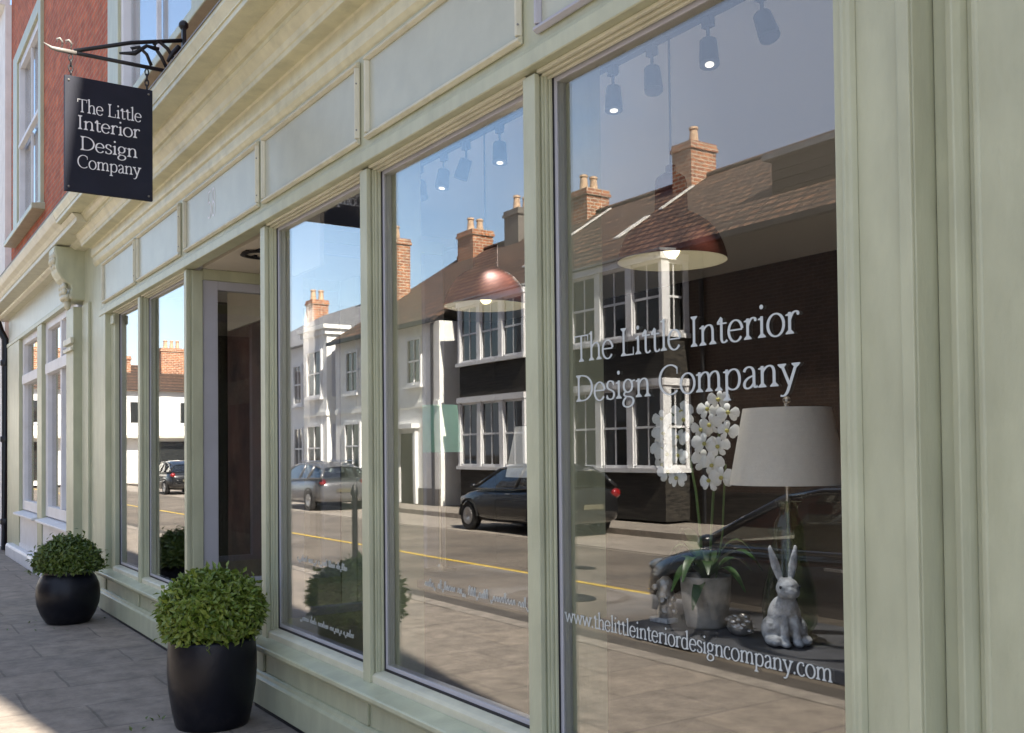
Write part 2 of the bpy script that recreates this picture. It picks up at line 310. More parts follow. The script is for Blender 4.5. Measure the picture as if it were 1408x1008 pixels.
# ------------------------------------------------------------------ serif lettering (broad-nib strokes)
def arc(cx, cy, rx, ry, a0, a1, n=14): return [(cx + rx * math.cos(R(a0 + (a1 - a0) * i / n)), cy + ry * math.sin(R(a0 + (a1 - a0) * i / n))) for i in range(n + 1)]
def bez(p0, p1, p2, p3, n=12):
    o = []
    for i in range(n + 1):
        t = i / n; q = 1 - t
        o.append(tuple(q ** 3 * a + 3 * q * q * t * b + 3 * q * t * t * c + t ** 3 * e for a, b, c, e in zip(p0, p1, p2, p3)))
    return o
XH = 0.43; CAP = 0.66; ASC = 0.72; DSC = -0.22
def stem(x, y0, y1, bot=True, top='full'):
    s = [[(x, y0), (x, y1)]]
    if bot: s.append(('s', x, y0, 1))
    if top == 'full': s.append(('s', x, y1, -1))
    elif top == 'flag': s.append(('f', x, y1))
    return s
def glyphs():
    g = {}
    g['T'] = (stem(.29, 0, CAP, top=None) + [[(.02, CAP - .015), (.56, CAP - .015)], ('t', .03, CAP, -.16), ('t', .55, CAP, -.16)], .58)
    g['L'] = (stem(.13, 0, CAP) + [[(.05, .015), (.47, .015)], ('t', .47, 0, .19)], .52)
    g['I'] = (stem(.15, 0, CAP), .30)
    g['D'] = (stem(.13, 0, CAP) + [[(.05, CAP - .015), (.28, CAP - .015)] + arc(.28, CAP / 2, .36, CAP / 2 - .02, 90, -90, 22) + [(.05, .015)]], .70)
    g['C'] = ([arc(.37, CAP / 2, .325, CAP / 2, 48, 312, 30), ('t', .585, CAP - .06, -.15)], .66)
    g['h'] = (stem(.11, 0, ASC, top='flag') + stem(.40, 0, .28, top=None) + [bez((.12, .31), (.2, .45), (.40, .48), (.40, .27))], .51)
    g['n'] = (stem(.11, 0, XH, top='flag') + stem(.40, 0, .28, top=None) + [bez((.12, .31), (.2, .45), (.40, .48), (.40, .27))], .51)
    g['m'] = (stem(.11, 0, XH, top='flag') + stem(.38, 0, .28, top=None) + stem(.65, 0, .28, top=None) + [bez((.12, .31), (.2, .45), (.38, .48), (.38, .27)), bez((.39, .31), (.47, .45), (.65, .48), (.65, .27))], .76)
    g['i'] = (stem(.12, 0, XH, top='flag') + [('o', .115, .62, .048)], .24)
    g['l'] = (stem(.12, 0, ASC, top='flag'), .24)
    g['t'] = ([[(.14, .52), (.14, .12)] + bez((.14, .12), (.14, -.03), (.24, -.01), (.30, .05), 8), [(.02, XH - .02), (.29, XH - .02)], [(.03, XH - .01), (.14, .54)]], .31)
    g['e'] = ([arc(.22, XH / 2, .185, XH / 2 + .008, 8, 325, 26), [(.05, .235), (.40, .235)]], .44)
    g['r'] = (stem(.11, 0, XH, top='flag') + [bez((.12, .29), (.17, .43), (.26, .46), (.32, .40), 8), ('o', .315, .385, .036)], .36)
    g['o'] = ([arc(.235, XH / 2, .2, XH / 2 + .01, 0, 360, 30)], .47)
    g['s'] = ([bez((.29, .37), (.24, .47), (.05, .47), (.065, .32)) + bez((.065, .32), (.08, .2), (.31, .24), (.305, .11))[1:] + bez((.305, .11), (.29, -.04), (.08, -.03), (.045, .08))[1:], ('t', .285, .43, -.1), ('t', .05, 0, .11)], .35)
    g['g'] = ([arc(.2, .285, .145, .15, 0, 360, 24), bez((.12, .15), (.0, .08), (.1, .03), (.22, .03)) + bez((.22, .03), (.46, .02), (.42, -.2), (.19, -.215))[1:] + bez((.19, -.215), (-.02, -.21), (.0, -.06), (.14, .02))[1:], [(.32, .38), (.43, .41)]], .45)
    g['p'] = (stem(.11, DSC, XH, top='flag') + [bez((.12, .31), (.2, .47), (.45, .48), (.45, .215)) + bez((.45, .215), (.45, -.05), (.2, -.03), (.12, .07))[1:]], .50)
    g['a'] = ([bez((.07, .34), (.1, .47), (.32, .48), (.32, .29), 10) + [(.32, .1)] + bez((.32, .1), (.32, .0), (.37, .0), (.41, .04), 6)[1:], bez((.32, .25), (.05, .22), (.02, .02), (.14, 0)) + bez((.14, 0), (.22, -.01), (.3, .06), (.32, .11))[1:]], .42)
    g['y'] = ([[(.07, XH - .01), (.25, .02)], [(.42, XH - .01), (.22, -.09)] + bez((.22, -.09), (.17, -.2), (.1, -.22), (.04, -.19), 8)[1:], ('s', .08, XH, -1), ('s', .41, XH, -1)], .47)
    g['w'] = ([[(.06, XH - .01), (.22, .01)], [(.22, .01), (.36, XH - .02)], [(.36, XH - .02), (.52, .01)], [(.52, .01), (.66, XH - .01)], ('s', .07, XH, -1), ('s', .65, XH, -1)], .70)
    g['d'] = (stem(.37, .0, ASC, bot=False, top='flag') + [bez((.36, .34), (.26, .47), (.045, .46), (.045, .21)) + bez((.045, .21), (.05, -.05), (.27, -.04), (.36, .08))[1:], [(.37, .02), (.45, .04)]], .49)
    g['c'] = ([arc(.22, XH / 2, .185, XH / 2 + .01, 55, 318, 24), ('o', .315, .36, .035)], .40)
    g['.'] = ([('o', .09, .035, .047)], .20)
    g[' '] = ([], .24)
    g['5'] = ([[(.36, .64), (.12, .63), (.09, .36)] + bez((.09, .36), (.3, .44), (.46, .28), (.36, .1)) + bez((.36, .1), (.3, -.02), (.12, -.03), (.05, .05))[1:]], .46)
    g['8'] = ([arc(.23, .48, .13, .17, 0, 360, 24), arc(.23, .16, .17, .17, 0, 360, 24)], .48)
    return g
GL = glyphs()
def strokes_of(text, track=0.0):
    out = []; x = 0
    for ch in text:
        st, w = GL[ch]
        for q in st: out.append((x, q))
        x += w + track
    return out, x - track
def letter_mesh(text, org, xd, zd, width, size, depth, pen=(.043, .017), track=0.0, mb=None):
    """lay a line of lettering: org = left end of baseline, xd/zd = unit directions, width in m, size = em in m, depth = outward step of the film"""
    mb = mb or MB(); org = Vector(org); xd = Vector(xd); zd = Vector(zd); nd = Vector(depth)
    st, tot = strokes_of(text, track); sx = width / tot; a, b = pen; k = 0
    def P(x, y): return org + xd * (x * sx) + zd * (y * size)
    for ox, q in st:
        k += 1; lift = nd * (1 + 0.02 * (k % 9))
        if isinstance(q, list):
            n = len(q); ls = []; rs = []
            for i, (px, py) in enumerate(q):
                p0 = q[max(i - 1, 0)]; p1 = q[min(i + 1, n - 1)]
                if i in (0, n - 1) and q[0] == q[-1]: p0 = q[-2]; p1 = q[1]
                tx, ty = p1[0] - p0[0], p1[1] - p0[1]; ln = math.hypot(tx, ty) or 1; nx, ny = -ty / ln, tx / ln
                h = math.hypot(a * nx, b * ny)
                ls.append(P(ox + px + nx * h, py + ny * h) + lift); rs.append(P(ox + px - nx * h, py - ny * h) + lift)
            mb.add(ls + rs, [(i, i + 1, n + i + 1, n + i) for i in range(n - 1)])
        elif q[0] == 's':      # bracketed serif
            _, x, y, s = q; w = .1; t = .022 * s
            mb.add([P(ox + x - w, y) + lift, P(ox + x + w, y) + lift, P(ox + x + w, y + t) + lift, P(ox + x + a, y + 3.6 * t) + lift, P(ox + x - a, y + 3.6 * t) + lift, P(ox + x - w, y + t) + lift], [(0, 1, 2, 3, 4, 5)])
        elif q[0] == 'f':      # flag serif
            _, x, y = q
            mb.add([P(ox + x + a, y) + lift, P(ox + x - .1, y - .045) + lift, P(ox + x - .1, y - .065) + lift, P(ox + x - a, y - .075) + lift, P(ox + x + a, y - .09) + lift], [(0, 1, 2, 3, 4)])
        elif q[0] == 't':      # upright end serif
            _, x, y, hgt = q
            mb.add([P(ox + x - .016, y) + lift, P(ox + x + .016, y) + lift, P(ox + x + .012, y + hgt) + lift, P(ox + x - .012, y + hgt) + lift], [(0, 1, 2, 3)])
        elif q[0] == 'o':
            _, x, y, rd = q
            mb.add([P(ox + x + rd * math.cos(i * math.pi / 6), y + rd * math.sin(i * math.pi / 6)) + lift for i in range(12)], [tuple(range(12))])
    return mb
def scribble(org, length, size, depth, seed):
    """small joined-up handwriting, too small to read"""
    q = random.Random(seed); mb = MB(); x = 0.0; org = Vector(org); k = 0; pen = 0.05 * size
    while x < length:
        wl = q.randint(4, 9); pts = []
        for i in range(wl):
            h = size * (q.choice((.45, .5, .48, .9, .45, 1.0, -.3)))
            w = size * q.uniform(.32, .46)
            pts += bez((x, 0), (x + w * .2, h), (x + w * .8, h * 1.1), (x + w * .62, 0), 6); x += w
        k += 1; n = len(pts); ls = []; rs = []
        for i, (px, py) in enumerate(pts):
            p0 = pts[max(i - 1, 0)]; p1 = pts[min(i + 1, n - 1)]
            ln = math.hypot(p1[0] - p0[0], p1[1] - p0[1]) or 1; nx, ny = -(p1[1] - p0[1]) / ln, (p1[0] - p0[0]) / ln
            off = Vector(depth) * (1 + .02 * (k % 9) + .0005 * i)
            ls.append(org + Vector((px + nx * pen, 0, py + ny * pen)) + off); rs.append(org + Vector((px - nx * pen, 0, py - ny * pen)) + off)
        mb.add(ls + rs, [(i, i + 1, n + i + 1, n + i) for i in range(n - 1)])
        x += size * .35
    return mb

# ================================================================== GROUND
def ground(name, x0, x1, y0, y1, z, mat, zb=None):
    o = B(x0, x1, y0, y1, (z - 0.3) if zb is None else zb, z).build(name, mat); tag(o, kind='structure'); return o
ground('road', -400, 400, -400, 400, -0.13, M['road'])
ground('pavement', -64, 30, -2.72, 0.11, 0.0, M['flag'])
ground('kerb', -64, 30, -2.90, -2.724, 0.002, M['kerb'], -0.2)
ground('dark_road_strip', -64, 30, -3.55, -2.904, -0.125, M['gutter'], -0.16)  # darker band of road beside the kerb
ground('far_parking_strip', -60, 30, -10.75, -8.75, -0.122, M['farpave'], -0.16)
ground('far_kerb', -60, 30, -10.95, -10.754, 0.0, M['kerb'], -0.2)
ground('far_pavement', -60, 30, -13.0, -10.954, -0.004, M['farpave'])
for nm, y in (('yellow_line', -5.62), ('far_edge_line', -8.62)):
    w_ = .05 if y > -6 else .035
    ground(nm, -60, 30, y - w_, y + w_, -0.124, M['yellow'] if y > -6 else M['farpave'], -0.129)
for x, y, w in ((-9.4, -4.7, .8), (-11.6, -6.6, .5)):     # iron covers in the road
    mb = MB(); mb.prism([(x + w * .5 * math.cos(i * .3142), y + w * .32 * math.sin(i * .3142)) for i in range(20)], 'z', -.128, -.121)
    tag(mb.build('manhole_cover', M['iron']), kind='structure')

# ================================================================== THE SHOP BUILDING
shop = thing('shop_building', (-6.0, 0.2, 0), 'red brick shop building with a long sage green shopfront on the pavement', 'building')
GY = 0.085                                     # glass line
XL, XR = -11.05, -1.46
MUL = [-3.117, -4.613, -6.119, -9.42]
# upper wall with window openings (blocks butted round the openings)
WY = 0.12
wins_up = [(-18.7, -15.7, 5.28, 8.4), (-11.1, -6.2, 5.0, 8.6), (-3.2, -0.9, 5.0, 8.2)]
mb = MB(); xs = [-19.3] + [v for w in wins_up for v in (w[0], w[1])] + [3.4]
for i in range(0, len(xs), 2): mb.box(xs[i], xs[i + 1], WY, WY + .35, 4.2, 11.2)
for w in wins_up: mb.box(w[0], w[1], WY, WY + .35, 4.2, w[2]); mb.box(w[0], w[1], WY, WY + .35, w[3], 11.2)
mb.box(-19.3, -18.62, WY, WY + .35, 0, 4.2); mb.box(-19.3, 3.4, WY + .35, 6.0, 4.35, 11.2)
mb.box(-0.5, 3.4, WY, WY + .35, 0, 4.2)
mb.build('wall', M['brick'], shop)
# sash windows upstairs
def sash_up(w, mulls):
    x0, x1, z0, z1 = w
    fr = MB()
    fr.box(x0, x0 + .5, .07, .20, z0, z1); fr.box(x1 - .22, x1, .07, .20, z0, z1); fr.box(x0 + .5, x1 - .22, .07, .20, z1 - .22, z1)
    for a, b in mulls: fr.box(a, b, .07, .20, z0 + .0, z1 - .22)
    fo = fr.build('upper_window', M['sage'], shop, bevel=.006)
    sl_ = MB(); sl_.prism([(-.06, z0 - .1), (.2, z0 - .1), (.2, z0 + .02), (-.06, z0 - .02)], 'x', x0 - .1, x1 + .1); sl_.build('sill', M['sage'], fo, bevel=.01)
    for q in (x0 + .12, x1 - .12): pass
    edges = [x0 + .5] + [v for ab in mulls for v in ab] + [x1 - .22]
    for i in range(0, len(edges), 2):
        a, b = edges[i], edges[i + 1]; s = MB(); zm = (z0 + z1) * .5 - .1
        s.box(a, a + .10, .10, .2, z0 + .02, z1 - .22); s.box(b - .10, b, .10, .2, z0 + .02, z1 - .22)
        s.box(a + .1, b - .1, .11, .2, z0 + .02, z0 + .16); s.box(a + .1, b - .1, .11, .2, z1 - .34, z1 - .22)
        s.box(a + .1, b - .1, .08, .15, zm - .03, zm + .03)
        if b - a > .8: s.box((a + b) / 2 - .015, (a + b) / 2 + .015, .13, .17, z0 + .16, zm - .03); s.box((a + b) / 2 - .015, (a + b) / 2 + .015, .13, .17, zm + .03, z1 - .34)
        s.build('sash_frame', M['white'], fo, bevel=.004)
        B(a + .1, b - .1, .18, .186, z0 + .16, z1 - .34).build('pane', M['glass'], fo)
        B(a + .11, b - .11, .22, .23, z0 + .1, z1 - .3).build('blind', M['blind'], fo)
sash_up(wins_up[0], []); sash_up(wins_up[1], [(-7.95, -7.7)]); sash_up(wins_up[2], [])
# entablature profile (y, z), from the panel heads to the cornice lead
prof = [(0.0, 3.64), (-.010, 3.65), (-.026, 3.672), (-.03, 3.69), (-.03, 3.735), (-.045, 3.745), (-.05, 3.76), (-.05, 3.83), (-.062, 3.84), (-.14, 3.842), (-.15, 3.846), (-.15, 3.875),
        (-.156, 3.88), (-.166, 3.91), (-.19, 3.94), (-.2, 3.952), (-.205, 3.955), (-.205, 3.985), (-.222, 3.99), (-.236, 4.005), (-.248, 4.03), (-.262, 4.04), (-.266, 4.06), (-.385, 4.062),
        (-.395, 4.066), (-.395, 4.10), (-.403, 4.102), (-.404, 4.11), (-.415, 4.135), (-.43, 4.165), (-.43, 4.195), (-.40, 4.205), (.12, 4.30), (.12, 3.64)]
MB().prism(prof, 'x', -11.35, -0.5).build('cornice', M['sage_warm_lit'], shop)
# left shopfront: its own heavier bed moulding below the same lead
profL = [(0.0, 3.92), (-.10, 3.925), (-.14, 3.95), (-.15, 3.97), (-.30, 3.972), (-.31, 3.975), (-.31, 4.02), (-.32, 4.024), (-.35, 4.06), (-.39, 4.09), (-.40, 4.10), (-.43, 4.165), (-.43, 4.195), (-.40, 4.205), (.12, 4.30), (.12, 3.92)]
MB().prism(profL, 'x', -19.0, -11.36).build('cornice', M['sage_lit'], shop)
MB().prism([(-.15, 3.972), (-.31, 3.975), (-.31, 4.02), (-.32, 4.024), (-.352, 4.055), (-.15, 4.055)], 'x', -11.359, -10.70).build('cornice_return', M['sage_lit'], shop, bevel=.002)
MB().prism([(-.437, 4.19), (-.437, 4.2), (-.40, 4.211), (.115, 4.306), (.115, 4.3), (-.40, 4.206)], 'x', -19.0, -0.5).build('cornice_lead', M['lead'], shop)
# fascia
B(-11.05, -0.5, 0.0, .12, 3.15, 3.64).build('fascia', M['sage'], shop)
TR = MB().prism([(-.03, 3.07), (-.026, 3.066), (.07, 3.066), (.07, 3.15), (-.012, 3.15), (-.018, 3.135), (-.03, 3.125)], 'x', -11.05, -1.69); TR.build('transom', M['sage'], shop)
# under the transom: the glazing head seen from below
for (xa, xb) in ((-3.08, -1.686), (-4.575, -3.155), (-6.08, -4.65), (-9.385, -7.89), (-10.57, -9.455)):
    h = MB(); h.box(xa, xb, .012, .03, 3.052, 3.066); h.box(xa, xb, .036, .052, 3.045, 3.066); h.box(xa, xb, .058, .074, 3.038, 3.066)
    h.build('head_moulding', M['sage_lit'], shop, bevel=.003)
panels = [(-3.044, -1.75), (-4.542, -3.145), (-6.066, -4.629), (-7.85, -6.148), (-9.41, -7.99), (-10.93, -9.507), (-11.0, -10.98)]
panel_objs = []
for i, (a, b) in enumerate(panels[:6]):
    p = B(a + .02, b - .02, -.006, .004, 3.20, 3.60).build('fascia_panel', M['sage_panel'], shop); panel_objs.append(p)
    f = MB(); w = .032
    def bead(x0, x1, z0, z1, vert):
        if vert: f.prism([(x0, -.004), (x0, -.014), (x0 + w * .3, -.03), (x0 + w * .7, -.03), (x1, -.012), (x1, -.004)], 'z', z0, z1)
        else: f.prism([(-.004, z0), (-.014, z0), (-.031, z0 + w * .35), (-.027, z0 + w * .75), (-.012, z1), (-.004, z1)], 'x', x0, x1)
    bead(a, b, 3.185, 3.185 + w, False); bead(a, b, 3.615 - w, 3.615, False); bead(a, a + w, 3.185 + w, 3.615 - w, True); bead(b - w, b, 3.185 + w, 3.615 - w, True)
    f.build('panel_bead', M['shade_blue'] if i == 0 else M['sage_lit'], p, bevel=.003)
    for (px, pz) in ((b - .008, 3.50), (b - .008, 3.26)): MB().ball((px + .001, -.024, pz), .005, 8).build('screw_head', M['lead'], p)
# house number on the panel over the door
letter_mesh('58', (-7.27, -.006, 3.335), (1, 0, 0), (0, 0, 1), .20, .30, (0, -.0015, 0), pen=(.030, .024)).build('house_number', M['letter'], panel_objs[3])
# mullions
def mullion(x, z0=.43, z1=3.05):
    f = MB()
    f.box(x - .041, x + .041, 0.0, .022, z0, z1); f.box(x - .030, x + .030, .022, .034, z0, z1)
    f.box(x - .040, x + .040, .034, .046, z0, z1); f.box(x - .046, x + .046, .046, .058, z0, z1); f.box(x - .043, x + .043, .058, .064, z0, z1); f.box(x - .05, x + .05, .064, .078, z0, z1)
    return f.build('mullion', M['sage'], shop, bevel=.0035)
for x in MUL[:3]: mullion(x)
mullion(-9.42)
# shop windows
def shop_window(x0, x1, label):
    fr = MB(); t = .022
    za, zb = .515, 3.03
    fr.box(x0 - .03, x0 + t, .082, .13, za - .02, zb + .02); fr.box(x1 - t, x1 + .03, .082, .13, za - .02, zb + .02)
    fr.box(x0 + t, x1 - t, .082, .13, za - .02, za + .012); fr.box(x0 + t, x1 - t, .082, .13, zb - .006, zb + .02)
    w = fr.build('shop_window', M['shade_blue'], shop, bevel=.003); w['label'] = label
    g = MB(); g.box(x0 - .03, x0 + .008, .0775, .082, za - .02, zb + .02); g.box(x1 - .008, x1 + .03, .0775, .082, za - .02, zb + .02); g.box(x0 + .008, x1 - .008, .0775, .082, za - .02, za - .008)
    g.build('black_seal', M['rubber'], w)
    B(x0 + t - .004, x1 - t + .004, GY, GY + .006, za + .008, zb - .002).build('pane', M['glass'], w)
    bs = MB(); bs.prism([(.012, .44), (.012, .478), (.03, .488), (.055, .492), (.0775, .495), (.10, .495), (.10, .44)], 'x', x0 - .02, x1 + .02)
    bs.build('bottom_rail', M['sage_lit'], w, bevel=.003)
    return w
w4 = shop_window(-3.07, -1.69, 'largest display pane with painted shop name')
w3 = shop_window(-4.565, -3.165, 'display pane with handwritten white line')
w2 = shop_window(-6.07, -4.66, 'display pane beside the entrance')
w1 = shop_window(-9.37, -7.93, 'pane left of the entrance')
w0 = shop_window(-10.56, -9.47, 'pane beside the bracketed pilaster')
gy = (0, -.0012, 0); GF = GY - .0006
letter_mesh('The Little Interior', (-2.955, GF, 1.931), (1, 0, 0), (0, 0, 1), 1.065, .148, gy, pen=(.036, .016)).build('shop_name_lettering', M['vinyl'], w4)
tx = letter_mesh('Design Company', (-2.95, GF, 1.783), (1, 0, 0), (0, 0, 1), 1.052, .148, gy, pen=(.036, .016))
tx.build('shop_name_lettering', M['vinyl'], w4)
letter_mesh('www.thelittleinteriordesigncompany.com', (-3.033, GF, .953), (1, 0, 0), (0, 0, 1), 1.235, .085, gy, pen=(.042, .02)).build('web_address_lettering', M['vinyl'], w4)
scribble((-4.14, GF, .972), .80, .052, gy, 3).build('handwritten_lettering', M['vinyl'], w3)
s_ = scribble((-5.76, GF, .955), .70, .05, gy, 5); scribble((-5.2, GF, .87), .32, .034, gy, 8).v and None
s_.build('handwritten_lettering', M['vinyl'], w2)
scribble((-5.72, GF, .60), .66, .05, gy, 11).build('handwritten_lettering', M['vinyl'], w2)
# sills and stall risers
def riser(x0, x1, stiles):
    s = MB(); s.prism([(-.09, .395), (-.094, .40), (-.094, .418), (-.088, .424), (.012, .443), (.10, .443), (.10, .37), (-.06, .37), (-.075, .378)], 'x', x0, x1)
    s.build('window_sill', M['sage'], shop, bevel=.004)
    p = B(x0, x1, -.005, .10, .03, .37).build('stall_riser', M['sage'], shop)
    b = MB(); b.prism([(-.05, .03), (-.05, .19), (-.046, .197), (-.035, .205), (-.03, .222), (-.018, .23), (-.005, .232), (-.005, .03)], 'x', x0, x1); b.build('plinth', M['sage'], shop, bevel=.003)
    for i, xx in enumerate(stiles):
        q = B(xx - .06, xx + .06, -.022, -.0055, .233, .37).build('riser_stile', M['sage'], shop, bevel=.004)
    f = MB(); f.box(x0, x1, -.018, -.0055, .352, .3695); f.build('riser_bead', M['sage_lit'], shop, bevel=.004)
    B(x0, x1, -.036, .10, -.02, .03).build('base_strip', M['rubber'], shop)
riser(-6.2, -1.695, (-6.14, -4.62, -3.12, -1.76)); riser(-10.95, -7.86, (-10.88, -9.42, -7.92))
# right-hand pilaster and the panelled pier beyond
p = MB(); p.box(-1.685, XR, 0.0, .10, .24, 3.15)
po = p.build('pilaster', M['sage'], shop, bevel=.004)
f = MB(); f.box(-1.685, -1.655, -.012, -.0005, .26, 3.06); f.box(-1.497, XR - .002, -.012, -.0005, .26, 3.06)
f.prism([(-1.655, -.001), (-1.655, -.013), (-1.651, -.028), (-1.641, -.030), (-1.635, -.020), (-1.629, -.018), (-1.621, -.001)], 'z', .26, 3.06); f.build('pilaster_bead', M['sage'], po, bevel=.003)
B(-1.693, XR + .012, -.02, .10, 0.0, .239).build('pilaster_base', M['sage'], po, bevel=.006)
q = MB(); q.box(-1.459, -0.5, .10, .14, 0.0, 4.05)
qo = q.build('pier', M['sage'], shop)
f = MB(); f.box(-1.458, -1.415, .085, .0995, 0, 3.6); f.prism([(-1.415, .0995), (-1.415, .085), (-1.410, .060), (-1.39, .056), (-1.38, .078), (-1.374, .0995)], 'z', 0, 3.6); f.prism([(-1.365, .0995), (-1.358, .086), (-1.345, .086), (-1.335, .0995)], 'z', 0, 3.6)
f.build('pier_bead', M['sage'], qo, bevel=.003)
B(-1.345, -.55, .09, .0993, .3, 3.5).build('pier_panel', M['sage'], qo, bevel=.003)
# post beside the door and left-hand pilasters
p = MB(); p.box(-7.93, -7.865, 0, .03, .24, 3.06); p.box(-7.925, -7.872, .03, .045, .24, 3.06); p.box(-7.93, -7.862, .045, .13, .24, 3.06); p.build('door_post', M['sage'], shop, bevel=.004)
p = MB(); p.box(-11.05, -10.78, -.02, .10, 0.0, 3.07); p.box(-10.779, -10.59, .035, .10, .44, 3.06)
po = p.build('pilaster', M['sage'], shop, bevel=.004)
c = MB(); c.box(-10.70, -10.56, .012, .034, 2.94, 3.03); c.build('jamb_capital', M['sage'], po, bevel=.006)
p = MB(); p.box(-12.09, -11.06, -.0, .12, 0.0, 3.92)
p.box(-11.98, -11.62, -.03, -.0005, .3, 3.3)
p.build('fluted_pier', M['sage'], shop, bevel=.004)
p = MB(); p.box(-12.55, -12.10, -.10, .12, 0, 3.30); po = p.build('bracket_pilaster', M['sage'], shop, bevel=.005)
p = MB(); p.box(-12.56, -12.06, -.135, -.1005, 2.80, 2.84); p.box(-12.56, -12.06, -.135, -.1005, 2.88, 2.95); p.build('pilaster_moulding', M['sage_lit'], po, bevel=.006)
# carved console bracket
cp = [(y_ * .80 - .02, z_ + (.06 if z_ < 3.5 else .03 if z_ < 3.7 else 0)) for y_, z_ in [(-.101, 3.301), (-.13, 3.31), (-.16, 3.34), (-.165, 3.39), (-.15, 3.43), (-.16, 3.47), (-.21, 3.52), (-.28, 3.57), (-.33, 3.64), (-.35, 3.73), (-.345, 3.82), (-.37, 3.90), (-.37, 3.96), (0.15, 3.96), (0.15, 3.301)]]
MB().prism(cp, 'x', -12.36, -11.98).build('console_bracket', M['sage'], shop, bevel=.02, segs=3)
cv = MB()
for k in range(9):
    t = k / 8; yy = -.30 + .15 * t - .03 * math.sin(t * 9); zz = 3.86 - .46 * t
    for s_x in (-12.27, -12.17, -12.07): cv.ball((s_x + .02 * math.sin(k * 2 + s_x * 40), yy, zz), (.045, .03, .045), 8)
cv.tube([(-12.17 + .17 * math.cos(a * .6), -.15 + .05 * math.sin(a * .6), 3.40) for a in range(11)], .03, 8)
cv.ball((-12.17, -.15, 3.33), (.05, .04, .07), 8)
cv.build('carved_acanthus', M['sage_lit'], shop, smooth=True)
# left shopfront
p = MB(); p.box(-18.62, -12.10, .0, .12, 3.50, 3.92); p.build('fascia', M['sage_panel'], shop)
p = MB(); p.prism([(-.03, 3.44), (-.03, 3.49), (-.012, 3.51), (0.0, 3.52), (.12, 3.52), (.12, 3.44)], 'x', -18.62, -12.56); p.build('transom', M['sage'], shop)
for a, b in ((-18.62, -17.2), (-15.35, -14.95)):
    B(a, b, -.02, .12, 0.0, 3.44).build('pilaster', M['sage'], shop, bevel=.005)
def left_window(x0, x1, n):
    f = MB(); f.box(x0, x0 + .16, .03, .12, .78, 3.44); f.box(x1 - .1, x1, .03, .12, .78, 3.44); f.box(x0 + .16, x1 - .1, .03, .12, .78, .92); f.box(x0 + .16, x1 - .1, .0, .12, 2.72, 2.86); f.box(x0 + .16, x1 - .1, .03, .12, 3.34, 3.44)
    for i in range(1, n):
        xx = x0 + .16 + (x1 - x0 - .26) * i / n; f.box(xx - .045, xx + .045, .03, .12, .92, 2.72); f.box(xx - .045, xx + .045, .03, .12, 2.86, 3.34)
    w = f.build('shop_window', M['white'], shop, bevel=.006)
    B(x0 + .16, x1 - .1, .085, .091, .92, 2.72).build('pane', M['glass'], w); B(x0 + .16, x1 - .1, .085, .091, 2.86, 3.34).build('pane', M['glass'], w)
    s = MB(); s.prism([(-.10, .70), (-.10, .73), (.12, .78), (.12, .70)], 'x', x0 - .05, x1 + .05); s.build('sill', M['white'], w, bevel=.006)
    r_ = MB(); r_.box(x0, x1, -.005, .12, .2, .70); r_.box(x0 + .02, x1 - .02, -.02, -.0055, .2, .26); r_.build('stall_riser', M['white'], shop, bevel=.004)
left_window(-17.19, -15.36, 1); left_window(-14.94, -12.56, 2)
MB().prism([(-.12, .0), (-.12, .16), (-.10, .2), (.1, .2), (.1, 0)], 'x', -18.0, -12.56).build('plinth', M['white'], shop, bevel=.01)
# entrance recess
e = MB(); e.box(-7.865, -6.165, .13, 1.45, 3.08, 3.14); e.build('porch_ceiling', M['cream'], shop)
cl = MB()
for k in range(9):
    a = k * 2.399; cl.box(-7.05 + .13 * math.cos(a) - .05, -7.05 + .13 * math.cos(a) + .05, .33 + .13 * math.sin(a) - .012, .33 + .13 * math.sin(a) + .012, 3.066, 3.079)
cl.lathe([(.15, 3.072), (.16, 3.06), (.13, 3.055), (.12, 3.072)], (-7.05, .33, 0), 24, False); cl.build('ceiling_grille', M['iron'], shop)
B(-7.865, -6.165, .03, 1.45, -.05, .11).build('door_step', M['kerb'], shop, bevel=.01)
def side_light(x, s):
    f = MB(); f.box(x - .04 * s if s < 0 else x - .04, x + .04, .135, .255, .55, 2.99); f.box(x - .04, x + .04, 1.15, 1.3, .55, 2.99); f.box(x - .04, x + .04, .255, 1.15, 2.92, 2.99); f.box(x - .04, x + .04, .255, 1.15, .55, .60)
    w = f.build('entrance_side_light', M['shade_blue'], shop, bevel=.004)
    B(x - .05, x + .05, .131, 1.3, 2.991, 3.079).build('head_rail', M['sage'], w, bevel=.004); B(x - .05, x + .05, .131, 1.3, .11, .549).build('bottom_panel', M['sage'], w, bevel=.004)
    B(x - .003, x + .003, .255, 1.15, .60, 2.92).build('pane', M['glass'], w)
side_light(-7.92, 1); side_light(-6.11, 1)
dr = MB(); dr.box(-7.86, -7.56, 1.30, 1.36, .11, 3.07); dr.box(-6.47, -6.17, 1.30, 1.36, .11, 3.07); dr.box(-7.56, -6.47, 1.30, 1.36, 2.3, 2.4); dr.build('door_frame', M['sage'], shop, bevel=.004)
do = MB(); do.box(-7.555, -7.43, 1.31, 1.355, .12, 2.29); do.box(-6.60, -6.475, 1.31, 1.355, .12, 2.29); do.box(-7.43, -6.6, 1.31, 1.355, .12, .75); do.box(-7.43, -6.6, 1.31, 1.355, 2.15, 2.29)
dd = do.build('shop_door', M['sage'], shop, bevel=.004); B(-7.43, -6.6, 1.33, 1.336, .75, 2.15).build('pane', M['glass'], dd)
MB().tube([(-6.56, 1.27, 1.0), (-6.56, 1.27, 1.3)], .012).build('handle', M['brass'], dd); B(-7.56, -6.47, 1.33, 1.336, 2.4, 3.07).build('fanlight', M['glass'], shop)
